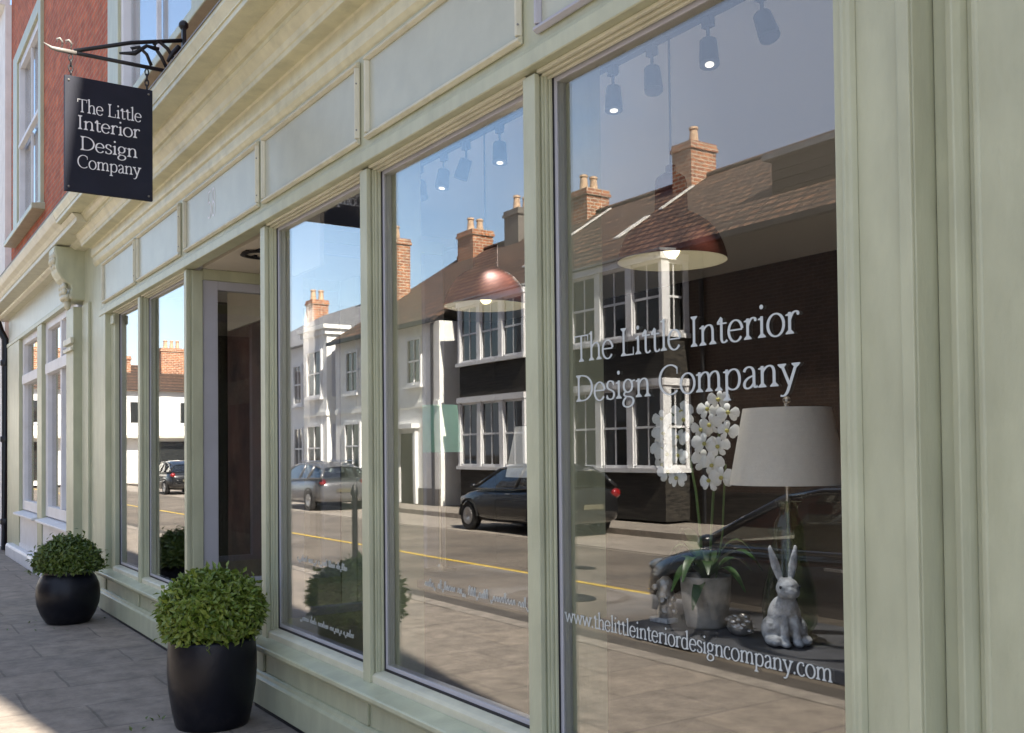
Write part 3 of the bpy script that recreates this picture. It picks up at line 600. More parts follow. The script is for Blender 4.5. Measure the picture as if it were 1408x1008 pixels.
# the room behind the glass
rm = MB(); rm.box(-11.2, -1.2, 5.0, 5.1, 0, 3.4); rm.box(-11.3, -11.2, .2, 5.1, 0, 3.4); rm.box(-1.45, -1.3, .15, 5.1, 0, 3.4); rm.box(-11.2, -10.62, .12, .2, 0, 3.4)
rm.build('room_wall', M['roomdark'], shop)
B(-11.2, -1.3, .14, 5.0, 3.34, 3.4).build('room_ceiling', M['roomceil'], shop); B(-11.2, -1.3, .11, 5.0, -.05, .1).build('room_floor', M['roomfloor'], shop)
jb = MB()
for x in (-3.1, -4.6):
    jb.box(x - .07, x + .05, .132, .30, .1, 3.3)
jb.build('inner_post', M['sage'], shop); B(-5.95, -5.5, .135, .16, 2.72, 3.33).build('inner_bulkhead', M['cream'], shop)
B(-4.52, -4.25, .95, 1.0, .1, 3.33).build('pale_partition', M['pinkwall'], shop)
B(-9.2, -8.0, .75, .78, .1, 2.75).build('pane_tint_sheet', M['pane_tint'], shop)  # added sheet that gives the side pane its red-brown reflected look
B(-9.2, -8.0, .75, .78, 2.76, 3.33).build('pale_partition', M['cream'], shop)  # added pale sheet for the lit top of that pane
# drainpipe at the left end
dp = MB(); dp.tube([(-18.82, -.03, 0.02), (-18.82, -.03, 3.6), (-18.86, -.1, 3.75), (-18.9, -.14, 3.9)], .06, 12)
for z in (.5, 1.9, 3.2): dp.lathe([(.07, -.05), (.078, -.03), (.078, .03), (.07, .05)], (-18.82, -.03, z), 12)
dp.build('drainpipe', M['drain'], shop, auto=True)
# parapet
B(-19.3, 3.4, .05, .5, 11.2, 11.32).build('parapet_coping', M['kerb'], shop)

# neighbours on this side
nb = thing('neighbouring_building', (9, .2, 0), 'lower brick building carrying on along the pavement past the green shopfront', 'building')
B(3.401, 16, .10, 6, 0, 8.45).build('wall', M['brick'], nb)
for k in range(4):
    w = MB(); x = 4.2 + k * 3.0; w.box(x, x + 1.2, .06, .0995, 4.8, 6.8); f = w.build('sash_window', M['white'], nb); B(x + .08, x + 1.12, .04, .0595, 4.9, 6.7).build('pane', M['sashglass'], f)
wb = thing('white_corner_building', (-21, 0, 0), 'pale blue white rendered building past the black drainpipe', 'building')
mb = MB(); mb.box(-40, -19.31, 0.02, 6, 0, 9.6); mb.build('wall', M['whitew'], wb)
B(-40.2, -19.35, -.12, .1, 9.6, 9.9).build('cornice', M['whitew'], wb); B(-40, -19.4, -.06, .0195, 4.1, 4.35).build('string_course', M['whitew'], wb)
for k in range(5):
    x = -22.2 - k * 3.4
    for z0, z1 in ((.9, 2.9), (5.1, 7.2)):
        f = B(x, x + 1.2, -.03, .0195, z0, z1).build('sash_window', M['white'], wb); B(x + .1, x + 1.1, -.045, -.0305, z0 + .1, z1 - .1).build('pane', M['sashglass'], f)

# ================================================================== HANGING SIGN
SX = -7.0
br = thing('sign_bracket', (SX, -.25, 4.26), 'black wrought iron bracket with scrollwork and a pale pointed tip', 'sign bracket')
pl = MB(); pl.box(SX - .02, SX + .02, -.262, -.235, 4.2, 4.60); pl.ball((SX, -.25, 4.62), .035, 10); pl.ball((SX, -.25, 4.40), (.03, .03, .05), 10); pl.build('wall_plate', M['iron'], br, bevel=.004)
a1 = MB(); a1.tube([(SX, -.255, 4.512), (SX, -.6, 4.42), (SX, -.965, 4.283)], .014, 8); a1.build('upper_bar', M['iron'], br, smooth=True)
a2 = MB(); a2.tube([(SX, -.255, 4.272), (SX, -.95, 4.272)], .014, 8); a2.build('lower_bar', M['iron'], br, smooth=True)
a3 = MB(); a3.tube([(SX, -.95, 4.272), (SX, -1.06, 4.272), (SX, -1.10, 4.275), (SX, -1.15, 4.30)], [.016, .016, .012, .003], 8)
for yy in (-.985, -1.04): a3.tube([(SX, yy, 4.28), (SX, yy + .005, 4.33), (SX, yy - .012, 4.348), (SX, yy - .03, 4.34), (SX, yy - .028, 4.32)], [.008, .008, .009, .008, .006], 8)
a3.build('pointed_tip', M['iron_sunlit'], br, smooth=True)
sc = MB()
sc.tube([(SX, -.30, 4.34), (SX, -.36, 4.43), (SX, -.42, 4.47), (SX, -.45, 4.44), (SX, -.43, 4.40), (SX, -.40, 4.36), (SX, -.37, 4.30)], .013, 8)
sc.tube([(SX, -.47, 4.29), (SX, -.50, 4.36), (SX, -.55, 4.40), (SX, -.60, 4.38), (SX, -.585, 4.35)], .012, 8)
sc.tube([(SX, -.28, 4.46), (SX, -.33, 4.40), (SX, -.36, 4.34)], [.02, .016, .01], 8); sc.tube([(SX, -.42, 4.41), (SX, -.50, 4.42), (SX, -.58, 4.35), (SX, -.68, 4.33)], [.018, .012, .016, .008], 8)
sc.build('scrollwork', M['iron'], br, smooth=True)
sg = thing('hanging_sign', (SX, -.75, 3.345), 'dark navy board with the shop name in white hung on chains beneath the iron bracket', 'sign')
bd = B(SX - .014, SX + .014, -1.026, -.465, 3.345, 4.112).build('sign_board', M['signblack'], sg, bevel=.003)
for txt, y0, y1, zb_, sz in (('The Little', -.948, -.538, 3.878, .132), ('Interior', -.950, -.548, 3.764, .140), ('Design', -.932, -.565, 3.627, .140), ('Company', -.948, -.546, 3.508, .128)):
    letter_mesh(txt, (SX + .014, y0, zb_), (0, 1, 0), (0, 0, 1), y1 - y0, sz, (.0012, 0, 0), pen=(.037, .016)).build('sign_lettering', M['letter'], bd)
for yy in (-.985, -.50):
    ch = MB()
    for k in range(4):
        z = 4.125 + k * .037
        pts = [(SX + (.0 if k % 2 else .012 * math.cos(t * math.pi / 6)), yy + (.012 * math.cos(t * math.pi / 6) if k % 2 else 0), z + .024 * math.sin(t * math.pi / 6)) for t in range(13)]
        ch.tube(pts, .005, 6, False)
    ch.build('chain', M['iron'], sg, smooth=True)
for yy, zz in ((-1.0, 3.375), (-.492, 3.375), (-1.0, 4.08), (-.492, 4.08)): MB().ball((SX + .015, yy, zz), .008, 8).build('bolt', M['iron_sunlit'], sg)

# ================================================================== POTTED SHRUBS
def leaf(mb, p, nrm, ln, wd, q):
    nrm = nrm.normalized(); t = Vector((q.gauss(0, 1), q.gauss(0, 1), q.gauss(0, 1))); a = (t - nrm * t.dot(nrm)).normalized()
    dirn = (nrm * q.uniform(.15, 1.0) + a * q.uniform(.4, 1.0)).normalized()
    sd = dirn.cross(nrm)
    if sd.length < .05: return
    sd.normalize(); up = sd.cross(dirn)
    c1 = p + dirn * ln * .45; tip = p + dirn * ln - up * ln * .12
    mb.add([p, c1 + sd * wd * .5 + up * wd * .16, tip, c1 - sd * wd * .5 + up * wd * .16, c1 - up * wd * .02], [(0, 4, 1), (4, 2, 1), (0, 3, 4), (4, 3, 2)])
def shrub(c, rx, rz, n, seed, size, spiky=0.0, zmin=-.45):
    q = random.Random(seed); mb = MB(); lumps = [(Vector((q.gauss(0, 1), q.gauss(0, 1), q.gauss(0, 1))).normalized(), q.uniform(-.07, .07)) for _ in range(36)]
    k = 0
    while k < n:
        v = Vector((q.gauss(0, 1), q.gauss(0, 1), q.gauss(0, 1))).normalized()
        if v.z < zmin: continue
        k += 1
        rad = 1.0
        for lv, am in lumps:
            dd_ = v.dot(lv)
            if dd_ > .85: rad += am * (dd_ - .85) / .15
        rad *= q.uniform(.78, 1.0) if q.random() < .75 else q.uniform(.55, .85)
        if spiky and q.random() < .12: rad *= 1 + spiky * q.random()
        p = Vector((c[0] + v.x * rx * rad, c[1] + v.y * rx * rad, c[2] + v.z * rz * rad))
        nr = (v + Vector((0, 0, .25)) + Vector((q.gauss(0, .35), q.gauss(0, .35), q.gauss(0, .35))))
        leaf(mb, p, nr, size * q.uniform(.7, 1.25), size * q.uniform(.42, .62), q)
    return mb
def twigs(c, rx, rz, n, seed):
    q = random.Random(seed); mb = MB()
    for k in range(n):
        v = Vector((q.gauss(0, 1), q.gauss(0, 1), abs(q.gauss(0, 1)))).normalized()
        b = Vector((c[0] + q.uniform(-.03, .03), c[1] + q.uniform(-.03, .03), c[2] - rz * .75)); e = Vector((c[0] + v.x * rx * .85, c[1] + v.y * rx * .85, c[2] + v.z * rz * .85))
        mb.tube([b, b.lerp(e, .5) + Vector((0, 0, .03)), e], [.008, .005, .003], 5)
    return mb
A = Vector((-5.93, -.385, 0))
ps = thing('potted_shrub', A, 'clipped round box bush in a tall dark barrel planter by the entrance', 'potted plant')
MB().lathe([(.02, .0), (.205, .0), (.212, .012), (.232, .1), (.25, .22), (.258, .32), (.257, .42), (.25, .50), (.247, .515), (.236, .517), (.232, .50), (.225, .46), (.02, .46)], A, 56).build('planter', M['planter'], ps, smooth=True)
MB().lathe([(.01, .468), (.226, .466)], A, 24).build('soil', M['soil'], ps)
twigs(A + Vector((0, 0, .655)), .29, .22, 70, 4).build('twigs', M['soil'], ps)
shrub(A + Vector((0, 0, .655)), .312, .238, 6200, 21, .047, .16, -.62).build('foliage', M['leafA'], ps)
C2 = Vector((-10.35, -.445, 0))
pb = thing('potted_shrub', C2, 'spiky domed dark shrub in a squat round bellied planter further along the pavement', 'potted plant')
MB().lathe([(.02, .0), (.185, .0), (.20, .012), (.245, .09), (.278, .18), (.288, .27), (.28, .36), (.25, .435), (.225, .47), (.221, .48), (.231, .495), (.225, .503), (.207, .50), (.2, .45), (.02, .45)], C2, 56).build('planter', M['planter'], pb, smooth=True)
MB().lathe([(.01, .462), (.2, .46)], C2, 24).build('soil', M['soil'], pb)
twigs(C2 + Vector((0, 0, .53)), .28, .24, 70, 6).build('twigs', M['soil'], pb)
shrub(C2 + Vector((0, 0, .545)), .295, .265, 5200, 33, .050, .30, -.18).build('foliage', M['leafB'], pb)

# ================================================================== IN THE WINDOWS
bn = thing('display_bench', (-3.3, .5, .1), 'long charcoal display bench running behind the shop windows', 'bench')
tp = B(-4.95, -1.60, .26, .86, .90, .945).build('bench_top', M['bench'], bn, bevel=.006)
B(-4.95, -1.60, .30, .84, .14, .8995).build('bench_front', M['roomdark'], bn)
for x in (-4.85, -3.27, -1.7): B(x - .05, x + .05, .34, .80, .1, .1395).build('foot', M['roomdark'], bn)
def pendant(x, y, label):
    t = thing('pendant_light', (x, y, 2.36), label, 'pendant light', 'copper pendant lights in the windows')
    pr = [(.218, 2.352), (.216, 2.372), (.205, 2.41), (.185, 2.455), (.155, 2.495), (.115, 2.525), (.072, 2.548), (.066, 2.556), (.064, 2.66), (.058, 2.685), (.04, 2.70), (.02, 2.705), (.02, 2.735), (.008, 2.74)]
    MB().lathe(pr, (x, y, 0), 56, False).build('lamp_shade', M['copper'], t, smooth=True)
    MB().lathe([(.2165, 2.352), (.211, 2.372), (.2, 2.408), (.18, 2.451), (.151, 2.49), (.112, 2.519), (.06, 2.54), (.005, 2.545)], (x, y, 0), 56, False).build('shade_lining', M['enamel'], t, smooth=True)
    MB().tube([(x, y, 2.73), (x, y, 3.255)], .0045, 8).build('cord', M['cord'], t)
    MB().tube([(x, y, 2.44), (x, y, 2.54)], .018, 12).build('bulb_holder', M['brass'], t)
    MB().ball((x, y, 2.405), (.034, .034, .043), 16).build('bulb', M['bulb'], t, smooth=True)
pendant(-2.918, .55, 'copper dome pendant hanging above the lettered shop name in the nearest window')
pendant(-4.316, .55, 'copper dome pendant seen beneath the row of spotlights in the second window')
def track(x0, x1, y, heads, label):
    t = thing('track_light', ((x0 + x1) / 2, y, 3.3), label, 'track light')
    B(x0, x1, y - .018, y + .018, 3.255, 3.285).build('rail', M['track'], t)
    for k in range(2): xx = x0 + (x1 - x0) * (k + .5) / 2; B(xx - .012, xx + .012, y - .01, y + .01, 3.285, 3.345).build('hanger', M['track'], t)
    for x, tilt, lit in heads:
        s = MB(); s.box(x - .022, x + .022, y - .014, y + .014, 3.215, 3.2545); s.tube([(x, y, 3.22), (x, y, 3.165)], .007, 8)
        dx, dy = tilt; ax = Vector((dx, dy, -1)).normalized(); c = Vector((x, y, 3.16))
        s.tube([c - ax * .004, c, c + ax * .085, c + ax * .105], [.026, .033, .038, .038], 20)
        so_ = s.build('spotlight', M['track'], t, auto=True)
        if lit:
            ld = bpy.data.lights.new('spot_lamp', 'SPOT'); lo = bpy.data.objects.new('spot_lamp', ld); COL.objects.link(lo)
            wash = lit == 'wash'; ld.energy = 230 if wash else 44; ld.spot_size = R(72 if wash else 36); ld.spot_blend = .5; ld.color = (1, .95, .88); ld.shadow_soft_size = .03  # wash lamps point off the head, added to brighten the ceiling by bounce
            lo.parent = so_; lo.location = (c + ax * .115) - wloc(so_); lo.rotation_euler = Vector((0, -.85, 1) if wash else (-.22, .03, 1)).to_track_quat('Z', 'Y').to_euler()
        MB().tube([c + ax * .1052, c + ax * .107], .017 if lit else .028, 16).build('lens', M['spotlens'] if lit else M['cord'], so_)
track(-3.55, -1.74, .55, [(-3.27, (.15, -.1), 'wash'), (-3.02, (.25, -.15), False), (-2.70, (.25, -.2), True), (-2.43, (.45, -.1), False)], 'grey track with spotlights near the top of the nearest window')
track(-5.6, -3.62, .55, [(-4.17, (.15, -.1), True), (-4.50, (-.3, -.2), False), (-4.74, (.1, -.2), 'wash'), (-5.02, (.35, -.1), False), (-5.25, (.3, 0), False)], 'grey track with spotlights near the top of the second window')
def lamp(x, y, ztop, zbot, rt, rb, mat, label, base='rod'):
    t = thing('table_lamp', (x, y, .945), label, 'table lamp')
    MB().lathe([(rb, zbot), (rb, zbot + .003), (rt, ztop - .003), (rt, ztop), (rt - .004, ztop - .002), (rb - .004, zbot + .001)], (x, y, 0), 56, False).build('lamp_shade', mat, t, auto=True)
    MB().tube([(x, y, .97), (x, y, ztop + .02)], .009, 10).build('stem', M['brass'], t)
    MB().lathe([(.09, .946), (.09, .955), (.02, .97), (.012, .985)], (x, y, 0), 32).build('base', M['brass'], t, smooth=False)
    MB().ball((x, y, ztop + .028), .014, 10).build('finial', M['brass'], t)
    if base == 'glass':
        MB().lathe([(.03, .962), (.07, .964), (.09, 1.0), (.096, 1.05), (.09, 1.11), (.074, 1.17), (.06, 1.22), (.055, 1.30), (.05, 1.345), (.034, 1.37), (.033, 1.40), (.046, 1.415), (.044, 1.42), (.028, 1.415), (.026, 1.37), (.044, 1.34), (.05, 1.22), (.08, 1.12), (.087, 1.05), (.08, 1.0), (.06, .972)], (x, y, 0), 40, False).build('glass_bottle', M['bottle'], t, smooth=True)
    s = MB()
    for k in range(3): a = k * 2.094; s.tube([(x, y, ztop - .01), (x + (rt - .004) * math.cos(a), y + (rt - .004) * math.sin(a), ztop - .008)], .003, 6)
    s.build('shade_ring', M['brass'], t)
lamp(-2.33, .53, 1.74, 1.476, .150, .198, M['linen'], 'table lamp with a wide linen shade and glass bottle base behind the stone rabbit', 'glass')
lamp(-3.755, .53, 1.715, 1.482, .150, .198, M['linen'], 'table lamp with a linen shade half hidden by the upright between the windows')
lamp(-4.78, .53, 1.86, 1.60, .10, .128, M['aqua'], 'small table lamp with an aqua shade in the second window')
# rabbit
RX, RY, RZ = -2.275, .44, .945
rb_ = thing('rabbit_ornament', (RX, RY, RZ), 'grey carved stone rabbit sitting upright with tall ears on the display bench', 'ornament')
rb_.rotation_euler = (0, 0, R(-30)); rb_.scale = (.90, .90, .87)
mb = MB(); E3 = Matrix.Rotation
mb.ball((-.008, 0, .10), (.068, .062, .088), 20); mb.ball((-.015, 0, .06), (.07, .07, .058), 20); mb.ball((.02, 0, .135), (.045, .046, .06), 18); mb.ball((.022, 0, .175), (.036, .034, .04), 16)
mb.ball((.034, 0, .218), (.05, .042, .042), 20); mb.ball((.066, 0, .206), (.028, .027, .024), 14); mb.ball((.048, .02, .205), (.026, .022, .024), 12); mb.ball((.048, -.02, .205), (.026, .022, .024), 12)
for s in (1, -1):
    m3 = E3(R(-14 * s), 3, 'X') @ E3(R(-12), 3, 'Y')
    for k in range(9):
        p = m3 @ Vector((0, 0, .015 * k)); w = .0185 * math.sin(.55 + k * .28)
        mb.ball((.012 + p.x, .02 * s + p.y, .25 + p.z), (.010, max(w, .008), .016), 12)
    mb.ball((.035, .058 * s, .022), (.062, .028, .022), 14); mb.ball((-.01, .055 * s, .055), (.055, .03, .05), 14)
    for k in range(6): mb.ball((.052 + .003 * k, .022 * s, .10 - .016 * k), (.018, .0165, .02), 12)
    mb.ball((.078, .024 * s, .014), (.032, .019, .014), 12)
mb.ball((-.08, 0, .04), .026, 12)
body = mb.build('body', M['stone'], rb_, smooth=True, local=True)
rm_ = body.modifiers.new('remesh', 'REMESH'); rm_.mode = 'VOXEL'; rm_.voxel_size = .0042; rm_.use_smooth_shade = True
sm = body.modifiers.new('smooth', 'SMOOTH'); sm.iterations = 4; sm.factor = .5
for s in (1, -1): MB().ball((.062, .036 * s, .226), (.007, .005, .007), 10).build('eye', M['eye'], rb_, smooth=True, local=True)
# orchid
OX, OY, OZ = -2.665, .46, .945
oc = thing('potted_orchid', (OX, OY, OZ), 'white flowering orchid in a mottled grey pot beside the rabbit', 'potted plant')
MB().lathe([(.01, .001), (.07, .001), (.074, .01), (.088, .10), (.094, .182), (.094, .19), (.087, .19), (.08, .165), (.01, .165)], (OX, OY, OZ), 40).build('pot', M['concrete'], oc, smooth=True)
MB().lathe([(.005, .172), (.083, .170)], (OX, OY, OZ), 20).build('bark', M['soil'], oc)
ql = random.Random(5)
def strap(p0, az, ln, rise, droop, w):
    mb = MB(); vs = []; n = 9
    for i in range(n + 1):
        t = i / n; h = ln * t; z = rise * math.sin(t * 1.9) - droop * t * t; ww = w * (math.sin(math.pi * min(.98, .12 + t * .88)) ** .7)
        c = Vector((p0[0] + h * math.cos(az), p0[1] + h * math.sin(az), p0[2] + z)); sd = Vector((-math.sin(az), math.cos(az), 0))
        vs += [c + sd * ww + Vector((0, 0, .25 * ww)), c, c - sd * ww + Vector((0, 0, .25 * ww))]
    fs = []
    for i in range(n): fs += [(3 * i, 3 * i + 1, 3 * i + 4, 3 * i + 3), (3 * i + 1, 3 * i + 2, 3 * i + 5, 3 * i + 4)]
    return mb.add(vs, fs)
for k in range(13):
    az = k * 2.399 + .4
    strap((OX, OY, OZ + .17), az, ql.uniform(.13, .27), ql.uniform(.09, .20), ql.uniform(.02, .14), ql.uniform(.02, .03)).build('leaf', M['orchidleaf'], oc, smooth=True)
strap((OX + .04, OY - .05, OZ + .18), -1.3, .08, .0, .10, .022).build('leaf', M['orchidleaf'], oc, smooth=True)
def blossom(c, fwd, size, q):
    mb = MB(); fwd = Vector(fwd).normalized(); sd = fwd.cross(Vector((0, 0, 1))).normalized(); up = sd.cross(fwd)
    for k, (an, ln, w) in enumerate(((90, .9, .6), (10, 1.0, 1.0), (170, 1.0, 1.0), (-50, .9, .6), (-130, .9, .6))):
        a = R(an + q.uniform(-10, 10)); dr_ = sd * math.cos(a) + up * math.sin(a); nn = dr_.cross(fwd); vs = [c]; L_ = size * ln * q.uniform(.9, 1.1)
        for t, wd in ((.3, .6), (.65, 1.0), (.9, .7)):
            cc = c + dr_ * L_ * t + fwd * L_ * (.16 * math.sin(t * 2.6) - .22 * t * t + .004 * k)
            vs += [cc + nn * L_ * w * wd * .5 - fwd * L_ * .07, cc + fwd * L_ * .03, cc - nn * L_ * w * wd * .5 - fwd * L_ * .07]
        vs.append(c + dr_ * L_ - fwd * L_ * .1)
        mb.add(vs, [(0, 2, 1), (0, 3, 2), (1, 2, 5, 4), (2, 3, 6, 5), (4, 5, 8, 7), (5, 6, 9, 8), (7, 8, 10), (8, 9, 10)])
    return mb
def spike(pts, blooms, seed):
    q = random.Random(seed); s = MB(); s.tube(pts, [.005] * (len(pts) - 1) + [.003], 7); so_ = s.build('flower_spike', M['stem'], oc, smooth=True)
    for (dx, dz, dy) in blooms:
        c = Vector((OX + dx, OY + dy, OZ + dz)); fw = Vector((.6 + q.uniform(-.5, .4), -.8, q.uniform(-.25, .3)))
        blossom(c, fw, .046 * q.uniform(.85, 1.12), q).build('blossom', M['petal'], so_, smooth=True)
        MB().ball(c + fw.normalized() * .012, .008, 8).build('blossom_centre', M['petalc'], so_, smooth=True)
def V(dx, dz, dy=0): return (OX + dx, OY + dy, OZ + dz)
spike([V(-.01, .17), V(-.025, .35), V(-.045, .5), V(-.085, .66), V(-.135, .775), V(-.18, .80), V(-.215, .75)],
      [(-.085, .765, -.02), (-.135, .80, .02), (-.19, .775, -.03), (-.222, .715, .0), (-.16, .715, -.05), (-.10, .70, -.03), (-.205, .655, -.02), (-.145, .64, -.05), (-.09, .63, -.04), (-.22, .60, 0), (-.165, .57, -.03), (-.11, .545, -.03)], 2)
spike([V(.015, .17), V(.03, .32), V(.045, .48), V(.065, .62), V(.085, .74), V(.105, .81)],
      [(.10, .835, -.02), (.055, .80, -.03), (.145, .785, -.02), (.03, .73, -.04), (.09, .745, -.05), (.15, .72, -.03), (.055, .675, -.05), (.115, .665, -.04), (.03, .615, -.03), (.085, .60, -.04), (.12, .555, -.03), (.06, .54, -.03)], 9)
MB().tube([V(.03, .17, .02), V(.07, .35, .02), V(.10, .5, 0), V(.12, .6, -.01)], .004, 6).build('flower_stem', M['stem'], oc)
# small silver ornaments
def orn(x, y, label, k):
    t = thing('silver_ornament', (x, y, .945), label, 'ornament'); q = random.Random(k)
    if k == 1:
        b = MB(); b.box(x - .05, x + .05, y - .03, y + .03, .9455, .965); b.build('plinth', M['stone'], t, bevel=.004)
        mb = MB(); mb.lathe([(.03, .966), (.034, .99), (.024, 1.02), (.036, 1.05), (.026, 1.08), (.03, 1.10), (.012, 1.12)], (x + .012, y, 0), 14)
        for i in range(14): mb.ball((x + q.uniform(-.02, .045), y + q.uniform(-.03, .02), q.uniform(.975, 1.10)), q.uniform(.010, .018), 8)
        mb.build('figure', M['silver'], t, smooth=True)
    else:
        mb = MB(); mb.ball((x, y, .978), (.05, .04, .034), 14)
        for i in range(26):
            a = i * 2.399; mb.ball((x + .045 * math.cos(a) * q.uniform(.4, 1), y + .04 * math.sin(a) * q.uniform(.4, 1), .965 + .045 * q.random()), (.017, .012, .009), 8)
        mb.build('artichoke', M['silver'], t, smooth=True)
orn(-2.83, .40, 'little silver figure on a stone plinth beside the orchid pot', 1)
orn(-2.47, .43, 'silver artichoke lying between the orchid pot and the rabbit', 2)

# ================================================================== ACROSS THE STREET
FY = -13.0
def chimney(par, x, y, w, dep, z0, z1, pots, mat='brickc'):
    c = MB(); c.box(x - w / 2, x + w / 2, y - dep / 2, y + dep / 2, z0, z1 - .22); c.box(x - w / 2 - .05, x + w / 2 + .05, y - dep / 2 - .05, y + dep / 2 + .05, z1 - .22, z1 - .12); c.box(x - w / 2 - .02, x + w / 2 + .02, y - dep / 2 - .02, y + dep / 2 + .02, z1 - .12, z1)
    co = c.build('chimney', M[mat], par)
    for k in range(pots):
        yy = y + (k - (pots - 1) / 2) * .4
        MB().lathe([(.15, z1), (.14, z1 + .1), (.11, z1 + .42), (.14, z1 + .46), (.13, z1 + .52), (.09, z1 + .52), (.09, z1 + .3)], (x, yy, 0), 16, False).build('chimney_pot', M['terra'], co, auto=True)
    fl = MB(); fl.box(x - w / 2 - .03, x - w / 2 + .05, y + dep / 2, y + dep / 2 + .5, z0 + .5, z0 + .56); return co
def gable_roof(par, x0, x1, yf, yr, yb, ze, zr, mat):
    t = .12; r_ = MB()
    r_.prism([(yf, ze), (yr, zr), (yb, ze), (yb, ze - t), (yr, zr - t), (yf, ze - t)], 'x', x0, x1)
    ro = r_.build('roof', M[mat], par)
    rg = MB(); rg.tube([(x0, yr, zr), (x1, yr, zr)], .11, 8); rg.build('ridge', M['tile'] if mat == 'tile' else M['lead'], ro)
    return ro
def sash(par, x0, x1, z0, z1, y, nx=2, nz=2, frame=.09, mat='white', out=.07):
    f = MB(); f.box(x0, x0 + frame, y, y + out, z0, z1); f.box(x1 - frame, x1, y, y + out, z0, z1); f.box(x0 + frame, x1 - frame, y, y + out, z0, z0 + frame); f.box(x0 + frame, x1 - frame, y, y + out, z1 - frame, z1)
    for i in range(1, nx): xx = x0 + frame + (x1 - x0 - 2 * frame) * i / nx; f.box(xx - .016, xx + .016, y, y + out * .7, z0 + frame, z1 - frame)
    for i in range(1, nz):
        zz = z0 + frame + (z1 - z0 - 2 * frame) * i / nz; h = .03 if (nz % 2 == 0 and i == nz // 2) else .014
        f.box(x0 + frame, x1 - frame, y, y + out * .62, zz - h, zz + h)
    w = f.build('sash_window', M[mat], par); B(x0 + frame, x1 - frame, y - .02, y + .012, z0 + frame, z1 - frame).build('pane', M['sashglass'], w)
    s = MB(); s.box(x0 - .08, x1 + .08, y, y + .14, z0 - .09, z0 - .0005); s.build('sill', M[mat], w)
    return w
dk = thing('brown_brick_house', (-17.5, FY, 0), 'dark brown brick house across the street with two white framed box bays', 'house')
B(-25.9, -7.0, -21, FY, 0, 6.05).build('wall', M['brickd'], dk)
B(-25.9, -7.0, FY + .001, FY + .06, 0, .7).build('wall_base', M['timber'], dk)
gable_roof(dk, -25.9, -6.8, FY + .32, -17.5, -22, 6.1, 9.25, 'tile')
B(-25.9, -6.9, FY + .30, FY + .42, 5.98, 6.1).build('gutter', M['iron'], dk)
def bay(par, x0, x1, y0, y1):
    b = MB(); b.box(x0 + .02, x1 - .02, y0, y1 - .05, 0.05, 1.15); b.box(x0 + .02, x1 - .02, y0, y1 - .05, 3.05, 4.1); bo = b.build('bay_window', M['timber'], par)
    for (za, zb_) in ((1.2, 3.0), (4.15, 5.75)):
        f = MB(); n = 3; w = (x1 - x0)
        for i in range(n + 1):
            xx = x0 + w * i / n; aa = .10
            f.box(max(x0, xx - aa), min(x1, xx + aa), y1 - .14, y1, za, zb_)
        f.box(x1 - .14, x1, y0, y0 + .16, za, zb_); f.box(x1 - .14, x1 - .001, y1 - .24, y1 - .14, za, zb_); f.box(x0, x0 + .14, y0, y0 + .1, za, zb_)
        f.box(x0 - .05, x1 + .05, y0, y1 + .06, za - .1, za - .0005); f.box(x0 - .03, x1 + .03, y0, y1 + .04, zb_ + .0005, zb_ + .16)
        for i in range(n):
            a, b_ = x0 + w * i / n + .1, x0 + w * (i + 1) / n - .1
            f.box((a + b_) / 2 - .015, (a + b_) / 2 + .015, y1 - .10, y1 - .06, za, zb_)
            for zz in ((za + zb_) / 2,): f.box(a, b_, y1 - .11, y1 - .05, zz - .025, zz + .025)
            f.box(a, a + .04, y1 - .1, y1 - .04, za, zb_); f.box(b_ - .04, b_, y1 - .1, y1 - .04, za, zb_); f.box(a, b_, y1 - .1, y1 - .04, zb_ - .06, zb_); f.box(a, b_, y1 - .1, y1 - .04, za, za + .06)
        f.box(x1 - .10, x1 - .06, (y0 + y1) / 2 - .02, (y0 + y1) / 2 + .01, za, zb_); f.box(x1 - .11, x1 - .05, y0 + .1, y1 - .14, (za + zb_) / 2 - .025, (za + zb_) / 2 + .025)
        f.box(x1 - .1, x1 - .03, y0 + .1, y0 + .16, za, zb_); f.box(x1 - .1, x1 - .03, y1 - .2, y1 - .14, za, zb_); f.box(x1 - .1, x1 - .03, y0 + .1, y1 - .14, zb_ - .07, zb_); f.box(x1 - .1, x1 - .03, y0 + .1, y1 - .14, za, za + .07)
        f.build('bay_frame', M['white'], bo)
        B(x0 + .08, x1 - .08, y0 + .02, y1 - .08, za, zb_).build('pane', M['sashglass'], bo)
    MB().prism([(y0, 5.95), (y1 + .1, 5.92), (y1 + .1, 5.97), (y0, 6.05)], 'x', x0 - .06, x1 + .06).build('bay_roof', M['lead'], bo)
bay(dk, -19.3, -15.95, FY + .001, FY + .82); bay(dk, -24.65, -21.25, FY + .001, FY + .82)
sash(dk, -10.2, -9.0, 4.0, 5.5, FY + .001); 
MB().tube([(-15.5, FY + .07, 0), (-15.5, FY + .07, 5.98)], .05, 8).build('downpipe', M['iron'], dk)
B(-25.4, -25.2, FY + .001, FY + .1, 2.0, 2.35).build('wall_lantern', M['iron'], dk)
dd = MB(); dd.box(-21.0, -20.1, FY + .001, FY + .06, .02, 2.3); dd.build('house_door', M['timber'], dk)
chimney(dk, -20.15, -17.3, .75, .95, 8.4, 10.15, 1); chimney(dk, -25.2, -17.5, .95, .9, 8.4, 10.0, 2)
fl = MB()
